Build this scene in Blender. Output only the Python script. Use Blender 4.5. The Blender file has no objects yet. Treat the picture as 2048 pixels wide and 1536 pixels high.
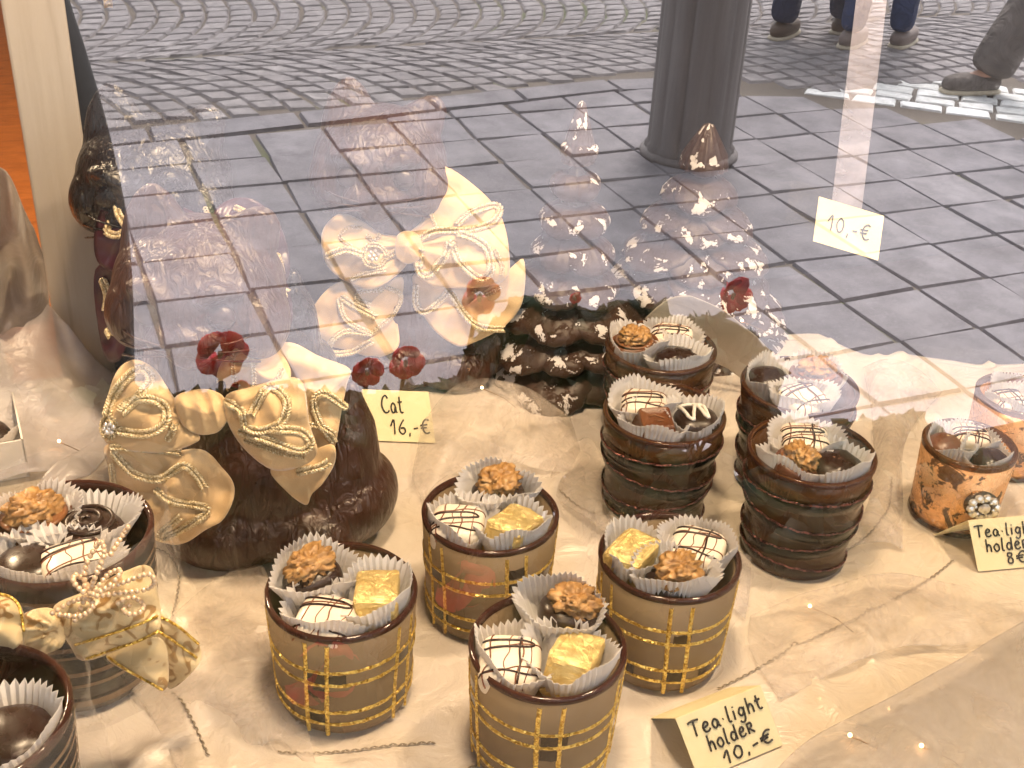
import bpy, bmesh, math, random
from mathutils import Vector, Matrix, noise
random.seed(7)
PI = math.pi
S = bpy.context.scene
COL = S.collection

# ------------------------------------------------------------------ camera
F = 2400.0                                   # focal length in pixels of the 2048 px wide photograph
YAW, PITCH, ROLL = math.radians(23), math.radians(30), math.radians(2.9)
T = 1.012                                    # height of the display cloth above the street
CAM = Vector((0, -0.2, 1.5))
_h = Vector((math.sin(YAW), math.cos(YAW), 0)); _r = Vector((math.cos(YAW), -math.sin(YAW), 0)); _u = Vector((0, 0, 1))
FW = _h * math.cos(PITCH) - _u * math.sin(PITCH)
_up = _h * math.sin(PITCH) + _u * math.cos(PITCH)
RT = math.cos(ROLL) * _r + math.sin(ROLL) * _up
UP = math.cos(ROLL) * _up - math.sin(ROLL) * _r
cd = bpy.data.cameras.new('camera'); cam = bpy.data.objects.new('camera', cd); COL.objects.link(cam)
cam.matrix_world = Matrix(((RT.x, UP.x, -FW.x, CAM.x), (RT.y, UP.y, -FW.y, CAM.y), (RT.z, UP.z, -FW.z, CAM.z), (0, 0, 0, 1)))
cd.sensor_width = 36; cd.lens = 36 * F / 2048; cd.clip_start = 0.02; cd.clip_end = 800
S.camera = cam
# ------------------------------------------------------------------ light
SUN_EL, SUN_AZ = math.radians(58), math.radians(140)
w = bpy.data.worlds.new('World'); S.world = w; w.use_nodes = True
nt = w.node_tree; sky = nt.nodes.new('ShaderNodeTexSky'); sky.sky_type = 'NISHITA'; sky.sun_disc = False
sky.sun_elevation = SUN_EL; sky.sun_rotation = SUN_AZ; sky.dust_density = 4; sky.air_density = 1.0
hs_ = nt.nodes.new('ShaderNodeHueSaturation'); hs_.inputs['Saturation'].default_value = .30; nt.links.new(sky.outputs[0], hs_.inputs['Color'])   # thin overcast: a paler sky
nt.links.new(hs_.outputs[0], nt.nodes['Background'].inputs[0]); nt.nodes['Background'].inputs[1].default_value = 0.15
def light(name, kind, loc, energy, col, target=None, **kw):
    d = bpy.data.lights.new(name, kind); d.energy = energy; d.color = col
    for k, v in kw.items(): setattr(d, k, v)
    o = bpy.data.objects.new(name, d); COL.objects.link(o); o.location = loc
    if target is not None: o.rotation_euler = (Vector(target) - Vector(loc)).to_track_quat('-Z', 'Y').to_euler()
    return o
sd = Vector((math.sin(SUN_AZ) * math.cos(SUN_EL), math.cos(SUN_AZ) * math.cos(SUN_EL), math.sin(SUN_EL)))
light('sun', 'SUN', sd * 20, 1.5, (1, .93, .90), (0, 0, 0), angle=math.radians(20))
WARM = (1.0, .74, .47)
light('display_lamp', 'AREA', (.18, .22, 1.98), 3.1, WARM, (.25, .38, T), shape='DISK', size=.14)
light('display_lamp', 'AREA', (.62, .22, 1.98), 2.5, WARM, (.5, .36, T), shape='DISK', size=.10)
light('shop_lamp', 'AREA', (-.9, 2.6, 2.8), 60, WARM, (-.9, 2.7, 0), shape='DISK', size=.5)
S.view_settings.view_transform = 'Standard'; S.view_settings.look = 'None'; S.view_settings.gamma = 1
S.view_settings.exposure = 2.25
S.render.engine = 'CYCLES'
cy = S.cycles
cy.use_denoising = True; cy.max_bounces = 10; cy.transparent_max_bounces = 24; cy.diffuse_bounces = 3; cy.glossy_bounces = 5
cy.sample_clamp_indirect = 6; cy.caustics_reflective = False; cy.caustics_refractive = False

# ------------------------------------------------------------------ pixel -> place
def ray(px, py): return FW + RT * ((px - 1024) / F) - UP * ((py - 768) / F)
def at(px, py, z):
    d = ray(px, py); return CAM + d * ((z - CAM.z) / d.z)
def P(px, py, wd): return CAM + ray(px, py) * wd
def mir(p): return Vector((p[0], -p[1], p[2]))
def street(px, py, z=0.0): return mir(at(px, py, z))
def outside(px, py, y):
    d = ray(px, py); return mir(CAM + d * ((y - CAM.y) / d.y))
def atY(px, py, y):
    d = ray(px, py); return CAM + d * ((y - CAM.y) / d.y)

# ------------------------------------------------------------------ mesh builder
def catmull(pts, n, closed=False):
    pts = [Vector(p) for p in pts]; m = len(pts); out = []
    segs = m if closed else m - 1
    for i in range(segs):
        if closed: a, b, c, d = pts[i - 1], pts[i], pts[(i + 1) % m], pts[(i + 2) % m]
        else: a, b, c, d = pts[max(i - 1, 0)], pts[i], pts[i + 1], pts[min(i + 2, m - 1)]
        for k in range(n):
            t = k / n
            out.append(.5 * ((2 * b) + (c - a) * t + (2 * a - 5 * b + 4 * c - d) * t * t + (3 * b - a - 3 * c + d) * t ** 3))
    if not closed: out.append(pts[-1])
    return out
class MB:
    def __init__(s): s.v = []; s.f = []
    def add(s, vs, fs):
        o = len(s.v); s.v += [Vector(x) for x in vs]; s.f += [tuple(i + o for i in q) for q in fs]; return s
    def grid(s, fn, nu, nv, cu=False, cv=False):
        vs = [fn(i / (nu if cu else nu - 1), j / (nv if cv else nv - 1)) for j in range(nv) for i in range(nu)]
        fs = []
        for j in range(nv if cv else nv - 1):
            for i in range(nu if cu else nu - 1):
                i2, j2 = (i + 1) % nu, (j + 1) % nv
                fs.append((j * nu + i, j * nu + i2, j2 * nu + i2, j2 * nu + i))
        return s.add(vs, fs)
    def box(s, c, d, M=None, bev=0):
        x, y, z = [k / 2 for k in d]; c = Vector(c); vs = []
        b = min(bev, x * .9, y * .9, z * .9)
        if b <= 0:
            vs = [Vector((sx * x, sy * y, sz * z)) for sz in (-1, 1) for sy in (-1, 1) for sx in (-1, 1)]
            fs = [(0, 2, 3, 1), (4, 5, 7, 6), (0, 1, 5, 4), (2, 6, 7, 3), (0, 4, 6, 2), (1, 3, 7, 5)]
        else:
            bm = bmesh.new(); bmesh.ops.create_cube(bm, size=1)
            for v in bm.verts: v.co = Vector((v.co.x * 2 * x, v.co.y * 2 * y, v.co.z * 2 * z))
            bmesh.ops.bevel(bm, geom=list(bm.edges) + list(bm.verts), offset=b, segments=2, profile=.5, affect='EDGES')
            bm.verts.index_update(); vs = [v.co.copy() for v in bm.verts]; fs = [tuple(v.index for v in f.verts) for f in bm.faces]; bm.free()
        return s.add([c + ((M @ v) if M else v) for v in vs], fs)
    def sph(s, c, r, M=None, nu=12, nv=8, e=1.0, fn=None):
        c = Vector(c); r = (r, r, r) if not hasattr(r, '__len__') else r
        def pw(k, e): return math.copysign(abs(k) ** e, k)
        vs = []; fs = []
        for j in range(nv + 1):
            b = -PI / 2 + PI * j / nv
            for i in range(nu):
                a = 2 * PI * i / nu
                q = Vector((pw(math.cos(b), e) * pw(math.cos(a), e), pw(math.cos(b), e) * pw(math.sin(a), e), pw(math.sin(b), e)))
                if fn: q = q * fn(q)
                q = Vector((q.x * r[0], q.y * r[1], q.z * r[2])); vs.append(c + ((M @ q) if M else q))
        for j in range(nv):
            for i in range(nu):
                i2 = (i + 1) % nu; fs.append((j * nu + i, j * nu + i2, (j + 1) * nu + i2, (j + 1) * nu + i))
        return s.add(vs, fs)
    def tube(s, pts, r, seg=6, closed=False, flat=None):
        pts = [Vector(p) for p in pts]; n = len(pts)
        if n < 2: return s
        vs = []; fs = []; prev = None
        for i, p in enumerate(pts):
            if closed: t = pts[(i + 1) % n] - pts[i - 1]
            else: t = pts[min(i + 1, n - 1)] - pts[max(i - 1, 0)]
            if t.length < 1e-9: t = Vector((0, 0, 1))
            t.normalize()
            if prev is None: a = t.orthogonal().normalized()
            else:
                a = prev - t * prev.dot(t)
                a = a.normalized() if a.length > 1e-6 else t.orthogonal().normalized()
            prev = a; b = t.cross(a); rr = r[i] if hasattr(r, '__len__') else r
            for k in range(seg):
                g = 2 * PI * k / seg; vs.append(p + (a * math.cos(g) + b * math.sin(g)) * rr)
        for i in range(n if closed else n - 1):
            for k in range(seg):
                k2 = (k + 1) % seg; i2 = (i + 1) % n
                fs.append((i * seg + k, i * seg + k2, i2 * seg + k2, i2 * seg + k))
        if not closed:
            fs.append(tuple(range(seg))[::-1]); fs.append(tuple((n - 1) * seg + k for k in range(seg)))
        return s.add(vs, fs)
    def lathe(s, prof, seg=48, fn=None, c=(0, 0, 0)):
        c = Vector(c); vs = []; fs = []; n = len(prof)
        for j, (r, z) in enumerate(prof):
            for i in range(seg):
                a = 2 * PI * i / seg; rr, zz = (r, z) if fn is None else fn(r, z, a, j)
                vs.append(c + Vector((rr * math.cos(a), rr * math.sin(a), zz)))
        for j in range(n - 1):
            for i in range(seg):
                i2 = (i + 1) % seg; fs.append((j * seg + i, j * seg + i2, (j + 1) * seg + i2, (j + 1) * seg + i))
        return s.add(vs, fs)
    def xf(s, M): s.v = [M @ v for v in s.v]; return s
    def build(s, name, m, parent=None, smooth=True, world=False):
        vs = s.v
        if world and parent is not None:
            Mi = parent.matrix_basis.inverted()
            vs = [Mi @ v for v in vs]
        me = bpy.data.meshes.new(name); me.from_pydata([tuple(v) for v in vs], [], s.f); me.update()
        if smooth: me.polygons.foreach_set('use_smooth', [True] * len(me.polygons))
        if m: me.materials.append(m)
        o = bpy.data.objects.new(name, me); COL.objects.link(o)
        if parent is not None: o.parent = parent
        return o
def smooth(a, b, x): t_ = max(0, min(1, (x - a) / (b - a))); return t_ * t_ * (3 - 2 * t_)
def solid(o, t, off=0):
    m = o.modifiers.new('thickness', 'SOLIDIFY'); m.thickness = t; m.offset = off; return o
def tag(o, label, cat=None, group=None, kind=None):
    if label: o['label'] = label
    if cat: o['category'] = cat
    if group: o['group'] = group
    if kind: o['kind'] = kind
    return o
def thing(name, label, cat, loc=(0, 0, 0), rz=0, group=None):
    o = bpy.data.objects.new(name, None); COL.objects.link(o); o.location = loc; o.rotation_euler = (0, 0, rz); o.empty_display_size = .05
    return tag(o, label, cat, group)
def dup(root, loc, rz, label, group=None):
    r = root.copy(); COL.objects.link(r); r.location = loc; r.rotation_euler = (0, 0, rz); r['label'] = label
    if group: r['group'] = group
    for ch in list(root.children):
        c = ch.copy(); COL.objects.link(c); c.parent = r
        for g in list(ch.children):
            d = g.copy(); COL.objects.link(d); d.parent = c
    return r

# ------------------------------------------------------------------ materials
MATS = {}
class NT:
    def __init__(s, name):
        s.m = bpy.data.materials.new(name); s.m.use_nodes = True; s.t = s.m.node_tree
        s.b = s.t.nodes['Principled BSDF']; s.out = s.t.nodes['Material Output']
    def n(s, typ, **kw):
        x = s.t.nodes.new('ShaderNode' + typ)
        for k, v in kw.items():
            if k.startswith('i_'):
                key = k[2:].replace('_', ' '); x.inputs[key].default_value = v
            else: setattr(x, k, v)
        return x
    def l(s, a, b): s.t.links.new(a, b)
    def co(s, kind='Object'):
        if not hasattr(s, '_tc'): s._tc = s.n('TexCoord')
        return s._tc.outputs[kind]
    def noise(s, sc, det=4, rough=.55, co=None, dist=0):
        x = s.n('TexNoise'); x.inputs['Scale'].default_value = sc; x.inputs['Detail'].default_value = det
        x.inputs['Roughness'].default_value = rough; x.inputs['Distortion'].default_value = dist
        s.l(co if co else s.co(), x.inputs['Vector']); return x.outputs['Fac']
    def ramp(s, fac, stops):
        x = s.n('ValToRGB'); e = x.color_ramp.elements
        while len(e) < len(stops): e.new(.5)
        for k, (p, c) in enumerate(stops): e[k].position = p; e[k].color = (*c, 1) if len(c) == 3 else c
        s.l(fac, x.inputs[0]); return x.outputs[0]
    def mix(s, fac, a, b):
        x = s.n('Mix', data_type='RGBA')
        for sock, v in ((0, fac), (6, a), (7, b)):
            if hasattr(v, 'default_value'): s.l(v, x.inputs[sock])
            else: x.inputs[sock].default_value = v if sock == 0 else (*v, 1)
        return x.outputs[2]
    def bump(s, h, strength=.3, dist=.001, prev=None):
        x = s.n('Bump'); x.inputs['Strength'].default_value = strength; x.inputs['Distance'].default_value = dist
        s.l(h, x.inputs['Height'])
        if prev: s.l(prev, x.inputs['Normal'])
        return x.outputs[0]
    def set(s, **kw):
        for k, v in kw.items():
            key = {'col': 'Base Color', 'rough': 'Roughness', 'metal': 'Metallic', 'spec': 'Specular IOR Level', 'nrm': 'Normal', 'sss': 'Subsurface Weight',
                   'coat': 'Coat Weight', 'coatr': 'Coat Roughness', 'sheen': 'Sheen Weight', 'trans': 'Transmission Weight', 'alpha': 'Alpha', 'sheenr': 'Sheen Roughness'}[k]
            i = s.b.inputs[key]
            if hasattr(v, 'default_value'): s.l(v, i)
            elif hasattr(v, '__len__'): i.default_value = (*v, 1)
            else: i.default_value = v
        return s
    def clear(s, amt, tint=(1, 1, 1), back=0):
        """part of the light goes straight through"""
        t = s.n('BsdfTransparent'); t.inputs[0].default_value = (*tint, 1); x = s.n('MixShader')
        if hasattr(amt, 'default_value'): s.l(amt, x.inputs[0])
        else: x.inputs[0].default_value = amt
        src = s.b.outputs[0]
        if back:
            tr = s.n('BsdfTranslucent'); tr.inputs[0].default_value = (.9, .85, .78, 1); y = s.n('MixShader'); y.inputs[0].default_value = back
            s.l(src, y.inputs[1]); s.l(tr.outputs[0], y.inputs[2]); src = y.outputs[0]
        s.l(src, x.inputs[1]); s.l(t.outputs[0], x.inputs[2]); s.l(x.outputs[0], s.out.inputs[0]); return s
def mat(name, col, rough=.5, var=.12, nsc=60, bump=.15, bd=.0006, **kw):
    if name in MATS: return MATS[name]
    k = NT(name); f = k.noise(nsc); d = [max(0, c * (1 - var)) for c in col]; u = [min(1, c * (1 + var)) for c in col]
    k.set(col=k.ramp(f, [(.3, d), (.7, u)]), rough=rough, **kw)
    if bump: k.set(nrm=k.bump(k.noise(nsc * 4), bump, bd))
    MATS[name] = k.m; return k.m

def m_choc(name, col, rough=.28, fur=0):
    k = NT(name); f = k.noise(45, 5); k.set(col=k.ramp(f, [(.25, [c * .75 for c in col]), (.75, [c * 1.25 for c in col])]), rough=k.ramp(k.noise(120), [(.3, (rough * .8,) * 3), (.7, (rough * 1.4,) * 3)]), spec=.55)
    if fur:
        mp = k.n('Mapping'); mp.inputs['Scale'].default_value = (2.2, 2.2, .6); k.l(k.co(), mp.inputs[0])
        k.set(nrm=k.bump(k.noise(fur, 3, .5, mp.outputs[0], 1.2),   .8, .0045))
    else: k.set(nrm=k.bump(k.noise(260, 3), .12, .0006))
    return k.m
DARK = m_choc('dark_chocolate', (.030, .014, .010)); MILK = m_choc('milk_chocolate', (.150, .055, .024), .33)
CATM = m_choc('cat_chocolate', (.045, .016, .008), .34, 55); CATD = m_choc('dark_cat_chocolate', (.008, .005, .004), .25, 55)
CARAMEL = m_choc('caramel_chocolate', (.26, .11, .045), .3)
WHITEC = mat('white_chocolate', (.84, .76, .64), .38, .04, 40, .1, sss=.0)
DRIZ = mat('drizzle_dark', (.030, .010, .009), .3); DRIZM = mat('drizzle_milk', (.19, .060, .026), .35)
PIPE = mat('white_icing', (.88, .84, .76), .4, .03)
k = NT('walnut'); f = k.noise(160, 4); k.set(col=k.ramp(f, [(.3, (.22, .10, .03)), (.55, (.46, .26, .095)), (.75, (.64, .42, .20))]), rough=.42, spec=.5, nrm=k.bump(k.noise(420, 4), .5, .001)); WALNUT = k.m
NUTS = mat('chopped_nuts', (.78, .62, .38), .5, .15, 300)
k = NT('gold_foil'); v = k.n('TexVoronoi', feature='DISTANCE_TO_EDGE'); v.inputs['Scale'].default_value = 150; k.l(k.co(), v.inputs['Vector'])
k.set(col=k.ramp(k.noise(70), [(.3, (.84, .60, .20)), (.7, (1.0, .85, .44))]), metal=.66, rough=.32, nrm=k.bump(k.noise(150, 5, .65, None, 1.4), .9, .0022)); FOIL = k.m
k = NT('fluted_paper'); k.set(col=k.ramp(k.noise(90), [(.3, (.87, .85, .86)), (.7, (.94, .93, .94))]), rough=.7, nrm=k.bump(k.noise(500), .12, .0004)); k.clear(.06, back=.35); PAPER = k.m
def m_glitter(name, a, b, sc=900):
    k = NT(name); v = k.n('TexVoronoi'); v.inputs['Scale'].default_value = sc; k.l(k.co(), v.inputs['Vector'])
    hs = k.n('SeparateColor'); k.l(v.outputs['Color'], hs.inputs[0])
    nm = k.n('VectorMath', operation='SUBTRACT'); k.l(v.outputs['Color'], nm.inputs[0]); nm.inputs[1].default_value = (.5, .5, .5)
    sc_ = k.n('VectorMath', operation='SCALE'); k.l(nm.outputs[0], sc_.inputs[0]); sc_.inputs['Scale'].default_value = 1.3
    g = k.n('NewGeometry'); ad = k.n('VectorMath', operation='ADD'); k.l(g.outputs['Normal'], ad.inputs[0]); k.l(sc_.outputs[0], ad.inputs[1])
    no = k.n('VectorMath', operation='NORMALIZE'); k.l(ad.outputs[0], no.inputs[0])
    k.set(col=k.ramp(hs.outputs[0], [(.2, a), (.8, b)]), metal=.5, rough=.3, nrm=no.outputs[0]); return k.m
GLIT = m_glitter('gold_glitter', (.50, .30, .04), (1.0, .74, .20)); GLITD = m_glitter('bronze_glitter', (.035, .012, .012), (.26, .09, .07))
def m_smoke(name, a, b, clear, rough=.3, tint=(.8, .6, .4), sc=22):
    k = NT(name); k.set(col=k.ramp(k.noise(sc, 3), [(.3, a), (.7, b)]), rough=rough, spec=.4, nrm=k.bump(k.noise(900, 2), .05, .0003)); k.clear(clear, tint); return k.m
FROST = m_smoke('frosted_smoke_glass', (.190, .132, .075), (.27, .195, .115), .10, .48)
CLEARSQ = m_smoke('clear_smoke_glass', (.028, .016, .008), (.05, .03, .015), .06, .08)
RIMG = m_smoke('brown_glass_rim', (.045, .016, .012), (.07, .028, .02), .1, .08)
AMBER = m_smoke('amber_dark_glass', (.006, .0025, .0015), (.016, .007, .004), .14, .15, (.62, .36, .16), 12)
UPPER = m_smoke('amber_clear_glass', (.085, .036, .013), (.125, .055, .02), .22, .08, (.75, .45, .22), 12)
k = NT('striped_amber_glass'); at_ = k.n('Attribute', attribute_name='band'); f = k.noise(30, 3); k.set(col=k.mix(at_.outputs['Fac'], k.mix(f, (.050, .022, .009), (.085, .040, .017)), (.006, .003, .002)), rough=.16, spec=.35, nrm=k.bump(k.noise(300, 3), .08, .0005)); k.clear(.12, (.62, .36, .16)); STRIPE = k.m
BAND = m_smoke('pale_band_glass', (.20, .13, .075), (.26, .17, .10), .25, .15)
k = NT('copper_leaf_glass'); n1 = k.noise(55, 6, .66, None, .8); n2 = k.noise(150, 3)
mask = k.ramp(n1, [(.545, (0, 0, 0)), (.560, (1, 1, 1))])
k.set(col=k.mix(mask, (.78, .43, .20), (.10, .05, .022)), metal=k.ramp(n1, [(.545, (.45,) * 3), (.560, (.0,) * 3)]), rough=k.ramp(n2, [(.3, (.22,) * 3), (.7, (.34,) * 3)])); k.clear(.04); COPPER = k.m
RHINE = m_smoke('rhinestone', (.75, .74, .70), (.95, .93, .9), .1, .03); RHINE.node_tree.nodes['Principled BSDF'].inputs['Metallic'].default_value = .6
SETTING = mat('brooch_metal', (.09, .06, .04), .35, metal=.8)
# cloth
def m_cloth(name, a, b, rough, clear=0, sp=.5, back=.25):
    k = NT(name); f1 = k.noise(7, 4); fine = k.noise(1500, 2, .7); weave = k.noise(420, 3, .6)
    hue = k.mix(k.ramp(k.noise(4.5, 3, .6, None, 1.0), [(.40, (0, 0, 0)), (.60, (.55,) * 3)]), k.ramp(f1, [(.3, a), (.7, b)]), [min(1, q * 1.05) for q in (b[0] * .98, b[1] * 1.02, b[2] * 1.22)])
    c = k.mix(k.ramp(fine, [(.56, (0, 0, 0)), (.70, (sp, sp, sp))]), hue, (1.0, .92, .74))
    nb = k.bump(k.noise(26, 5, .6, None, 2.2), .42, .007); nb = k.bump(weave, .25, .0008, nb)
    k.set(col=c, rough=k.ramp(fine, [(.4, (rough,) * 3), (.75, (rough * .45,) * 3)]), sheen=.35, sheenr=.4, nrm=nb, metal=.08)
    if clear: 
        d = k.ramp(k.noise(35, 4, .6, None, 1.0), [(.3, (clear * .7,) * 3), (.7, (min(1, clear * 1.25),) * 3)]); k.clear(d, back=back)
    return k.m
CLOTH = m_cloth('cream_satin', (.62, .52, .40), (.75, .66, .54), .42)
SHEER = m_cloth('sheer_organza', (.60, .50, .40), (.80, .71, .61), .42, .80)
STRIP = m_cloth('tissue_strip', (.34, .33, .40), (.40, .39, .46), .6, .60, 0)
SHEERW = m_cloth('white_organza', (.60, .55, .53), (.74, .69, .68), .4, .34)  # paler, cooler copy of the organza; daylight is put into its colour
SHEERO = m_cloth('dense_organza', (.50, .43, .33), (.60, .52, .41), .4, .16)
SHEERG = m_cloth('grey_sheer_organza', (.46, .42, .39), (.58, .54, .50), .4, .60)
SHEERB = m_cloth('brown_sheer_organza', (.20, .15, .12), (.30, .25, .22), .45, .18)
STITCH = mat('stitch_thread', (.26, .21, .15), .5, .3, 500)
k = NT('gold_satin'); wv = k.noise(14, 3, .5, None, 2.0)
k.set(col=k.ramp(k.noise(20), [(.3, (.66, .44, .22)), (.7, (.82, .59, .33))]), rough=.5, sheen=.5, spec=.35, nrm=k.bump(k.noise(900, 2), .15, .0004, k.bump(wv, .35, .007))); SATIN = k.m
k = NT('burgundy_satin'); k.set(col=k.ramp(k.noise(20), [(.3, (.03, .006, .012)), (.7, (.07, .012, .022))]), rough=.3, nrm=k.bump(k.noise(14, 3), .3, .006)); BURG = k.m
k = NT('gold_braid'); k.set(col=k.ramp(k.noise(900, 2), [(.35, (.40, .29, .13)), (.55, (.78, .66, .44)), (.75, (.95, .90, .74))]), metal=.35, rough=.38, nrm=k.bump(k.noise(1400, 2), .5, .0005)); BRAID = k.m
PEARL = mat('pearl', (.85, .66, .46), .18, .1, 40, 0, metal=.3, coat=.6)
k = NT('printed_ribbon'); v = k.n('TexWave', wave_type='RINGS', rings_direction='SPHERICAL'); v.inputs['Scale'].default_value = 22; v.inputs['Distortion'].default_value = 12; v.inputs['Detail'].default_value = 1; v.inputs['Detail Scale'].default_value = 4
k.l(k.co(), v.inputs['Vector']); big = k.noise(55, 1)
msk = k.n('Math', operation='MULTIPLY'); k.l(k.ramp(v.outputs['Fac'], [(.78, (0, 0, 0)), (.84, (1, 1, 1))]), msk.inputs[0]); k.l(k.ramp(big, [(.46, (0, 0, 0)), (.5, (1, 1, 1))]), msk.inputs[1])
k.set(col=k.mix(msk.outputs[0], (.86, .70, .42), (.40, .22, .06)), rough=.32, sheen=.3); k.clear(.08, back=.3); RIBBON = k.m
k = NT('cellophane'); k.set(col=(.9, .85, .8), rough=.04, spec=.9, nrm=k.bump(k.noise(18, 3, .5, None, 2), .6, .01)); k.clear(.955); CELLO = k.m
k = NT('card_paper'); k.set(col=k.ramp(k.noise(30), [(.3, (.84, .74, .44)), (.7, (.90, .80, .52))]), rough=.75, nrm=k.bump(k.noise(700), .1, .0003)); CARD = k.m
INK = mat('black_marker_ink', (.012, .011, .012), .5, .1, 200, 0); INKG = mat('grey_marker_ink', (.03, .035, .05), .5, .1, 200, 0)  # second ink: the reflection's grey veil is put into its colour
BOXW = mat('white_card_box', (.78, .74, .70), .6, .04)
# setting
k = NT('weathered_white_wood'); mp = k.n('Mapping'); mp.inputs['Scale'].default_value = (60, 60, 2.5); k.l(k.co(), mp.inputs[0]); g = k.noise(1.6, 6, .6, mp.outputs[0])
k.set(col=k.ramp(g, [(.25, (.30, .26, .22)), (.42, (.48, .43, .38)), (.75, (.55, .50, .45))]), rough=.65, nrm=k.bump(g, .35, .001)); POSTM = k.m
k = NT('orange_parquet'); mp = k.n('Mapping'); mp.inputs['Scale'].default_value = (3, 14, 1); k.l(k.co(), mp.inputs[0]); g = k.noise(3, 6, .6, mp.outputs[0], 1)
k.set(col=k.ramp(g, [(.3, (.26, .075, .012)), (.7, (.46, .15, .03))]), rough=.4); PARQ = k.m
PANEL = mat('blue_grey_board', (.018, .020, .026), .9, .2, 8, .1, spec=.05)
FLOORD = mat('dark_display_board', (.012, .009, .008), .8, .2, 20, spec=.15)
WALLM = mat('facade_render', (.50, .46, .42), .8, .1, 12, .4, .004)
FRAMEM = mat('dark_window_frame', (.05, .035, .025), .4, .2, 40)
AWN = mat('striped_awning', (.10, .05, .045), .85, .1, 30)
def m_pane(name, mult):
    k = NT(name); g = k.n('BsdfGlossy'); g.inputs['Roughness'].default_value = 0.0; t = k.n('BsdfTransparent'); t.inputs[0].default_value = (.99, .99, .98, 1)
    fr = k.n('Fresnel'); fr.inputs[0].default_value = 1.5; ad = k.n('Math', operation='MULTIPLY'); k.l(fr.outputs[0], ad.inputs[0]); ad.inputs[1].default_value = mult
    mn = k.n('Math', operation='MINIMUM'); k.l(ad.outputs[0], mn.inputs[0]); mn.inputs[1].default_value = .39
    x = k.n('MixShader'); k.l(mn.outputs[0], x.inputs[0]); k.l(t.outputs[0], x.inputs[1]); k.l(g.outputs[0], x.inputs[2]); k.l(x.outputs[0], k.out.inputs[0]); k.t.nodes.remove(k.b); return k.m
GLASS, GLASSIN = m_pane('coated_window_glass', 7.6), m_pane('window_glass', 1.3)
def m_stone(name, a, b, c, nsc=9, rough=.75):
    k = NT(name); g = k.n('NewGeometry'); per = k.ramp(g.outputs['Random Per Island'], [(0, a), (.5, b), (1, c)])
    st = k.noise(nsc, 6, .65); fine = k.noise(90, 3)
    big = k.noise(2.1, 5, .6); per = k.mix(k.ramp(big, [(.35, (.5,) * 3), (.6, (0,) * 3)]), per, [a[0] * .80, a[1] * .78, a[2] * .74]); col = k.mix(k.ramp(st, [(.32, (.75,) * 3), (.62, (0,) * 3)]), per, [q * .58 for q in a]); col = k.mix(k.ramp(fine, [(.55, (0,) * 3), (.8, (.3,) * 3)]), col, [min(1, q * 1.5) for q in c])
    k.set(col=col, rough=.92, spec=.12, nrm=k.bump(st, .25, .01)); return k.m
SLAB = m_stone('paving_slab_stone', (.256, .238, .252), (.280, .260, .273), (.304, .282, .294), 7)
COB = m_stone('cobble_granite', (.29, .265, .268), (.325, .298, .300), (.36, .33, .328), 16)
WHT = m_stone('white_painted_stone', (.78, .78, .76), (.86, .86, .85), (.90, .90, .90), 20)
k = NT('joint_sand'); g = k.noise(1.1, 5); k.set(col=k.ramp(g, [(.38, (.105, .084, .068)), (.55, (.150, .120, .095)), (.66, (.095, .104, .048))]), rough=.9, nrm=k.bump(k.noise(120), .5, .004)); SAND = k.m
k = NT('grey_cast_iron'); mp = k.n('Mapping'); mp.inputs['Scale'].default_value = (8, 8, .6); k.l(k.co(), mp.inputs[0]); g = k.noise(3, 5, .6, mp.outputs[0])
k.set(col=k.ramp(g, [(.3, (.120, .098, .092)), (.7, (.200, .172, .162))]), rough=.55, nrm=k.bump(g, .2, .004)); IRON = k.m
LEAF = []
for i, c in enumerate(((.006, .014, .005), (.009, .021, .007), (.004, .011, .005))): LEAF.append(mat('leaf_green_' + 'abc'[i], c, .6, .25, 90, spec=.12))
RED = mat('red_petal', (.36, .008, .022), .5, .25, 120); STEM = mat('plant_stem', (.05, .045, .02), .6)
SOIL = mat('planter_zinc', (.010, .010, .010), .8, spec=.1)
def m_weave(name, col):
    k = NT(name); k.set(col=k.ramp(k.noise(9, 5), [(.3, [c * .7 for c in col]), (.7, [c * 1.3 for c in col])]), rough=.9, spec=.1, nrm=k.bump(k.noise(500, 2), .3, .002, k.bump(k.noise(9, 3, .5, None, 1.5), .9, .05))); return k.m
CLX = {'jeans': m_weave('denim', (.05, .07, .15)), 'grey': m_weave('grey_trouser_wool', (.19, .165, .15)), 'navy': m_weave('navy_cotton', (.03, .035, .07)), 'black': mat('black_coat_wool', (.008, .008, .010), .9, .2, 150),
       'skin': mat('skin', (.55, .33, .24), .5, .06), 'white': mat('white_cotton', (.75, .73, .78), .8), 'shoe': mat('trainer_grey', (.22, .17, .15), .6), 'brown': mat('brown_leather', (.10, .06, .035), .5), 'hair': mat('brown_hair', (.03, .018, .01), .5), 'sole': mat('pale_sole', (.55, .48, .36), .7)}
BULB = bpy.data.materials.new('lit_bulb'); BULB.use_nodes = True
b_ = BULB.node_tree.nodes['Principled BSDF']; b_.inputs['Emission Color'].default_value = (1, .50, .20, 1); b_.inputs['Emission Strength'].default_value = 8

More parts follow.
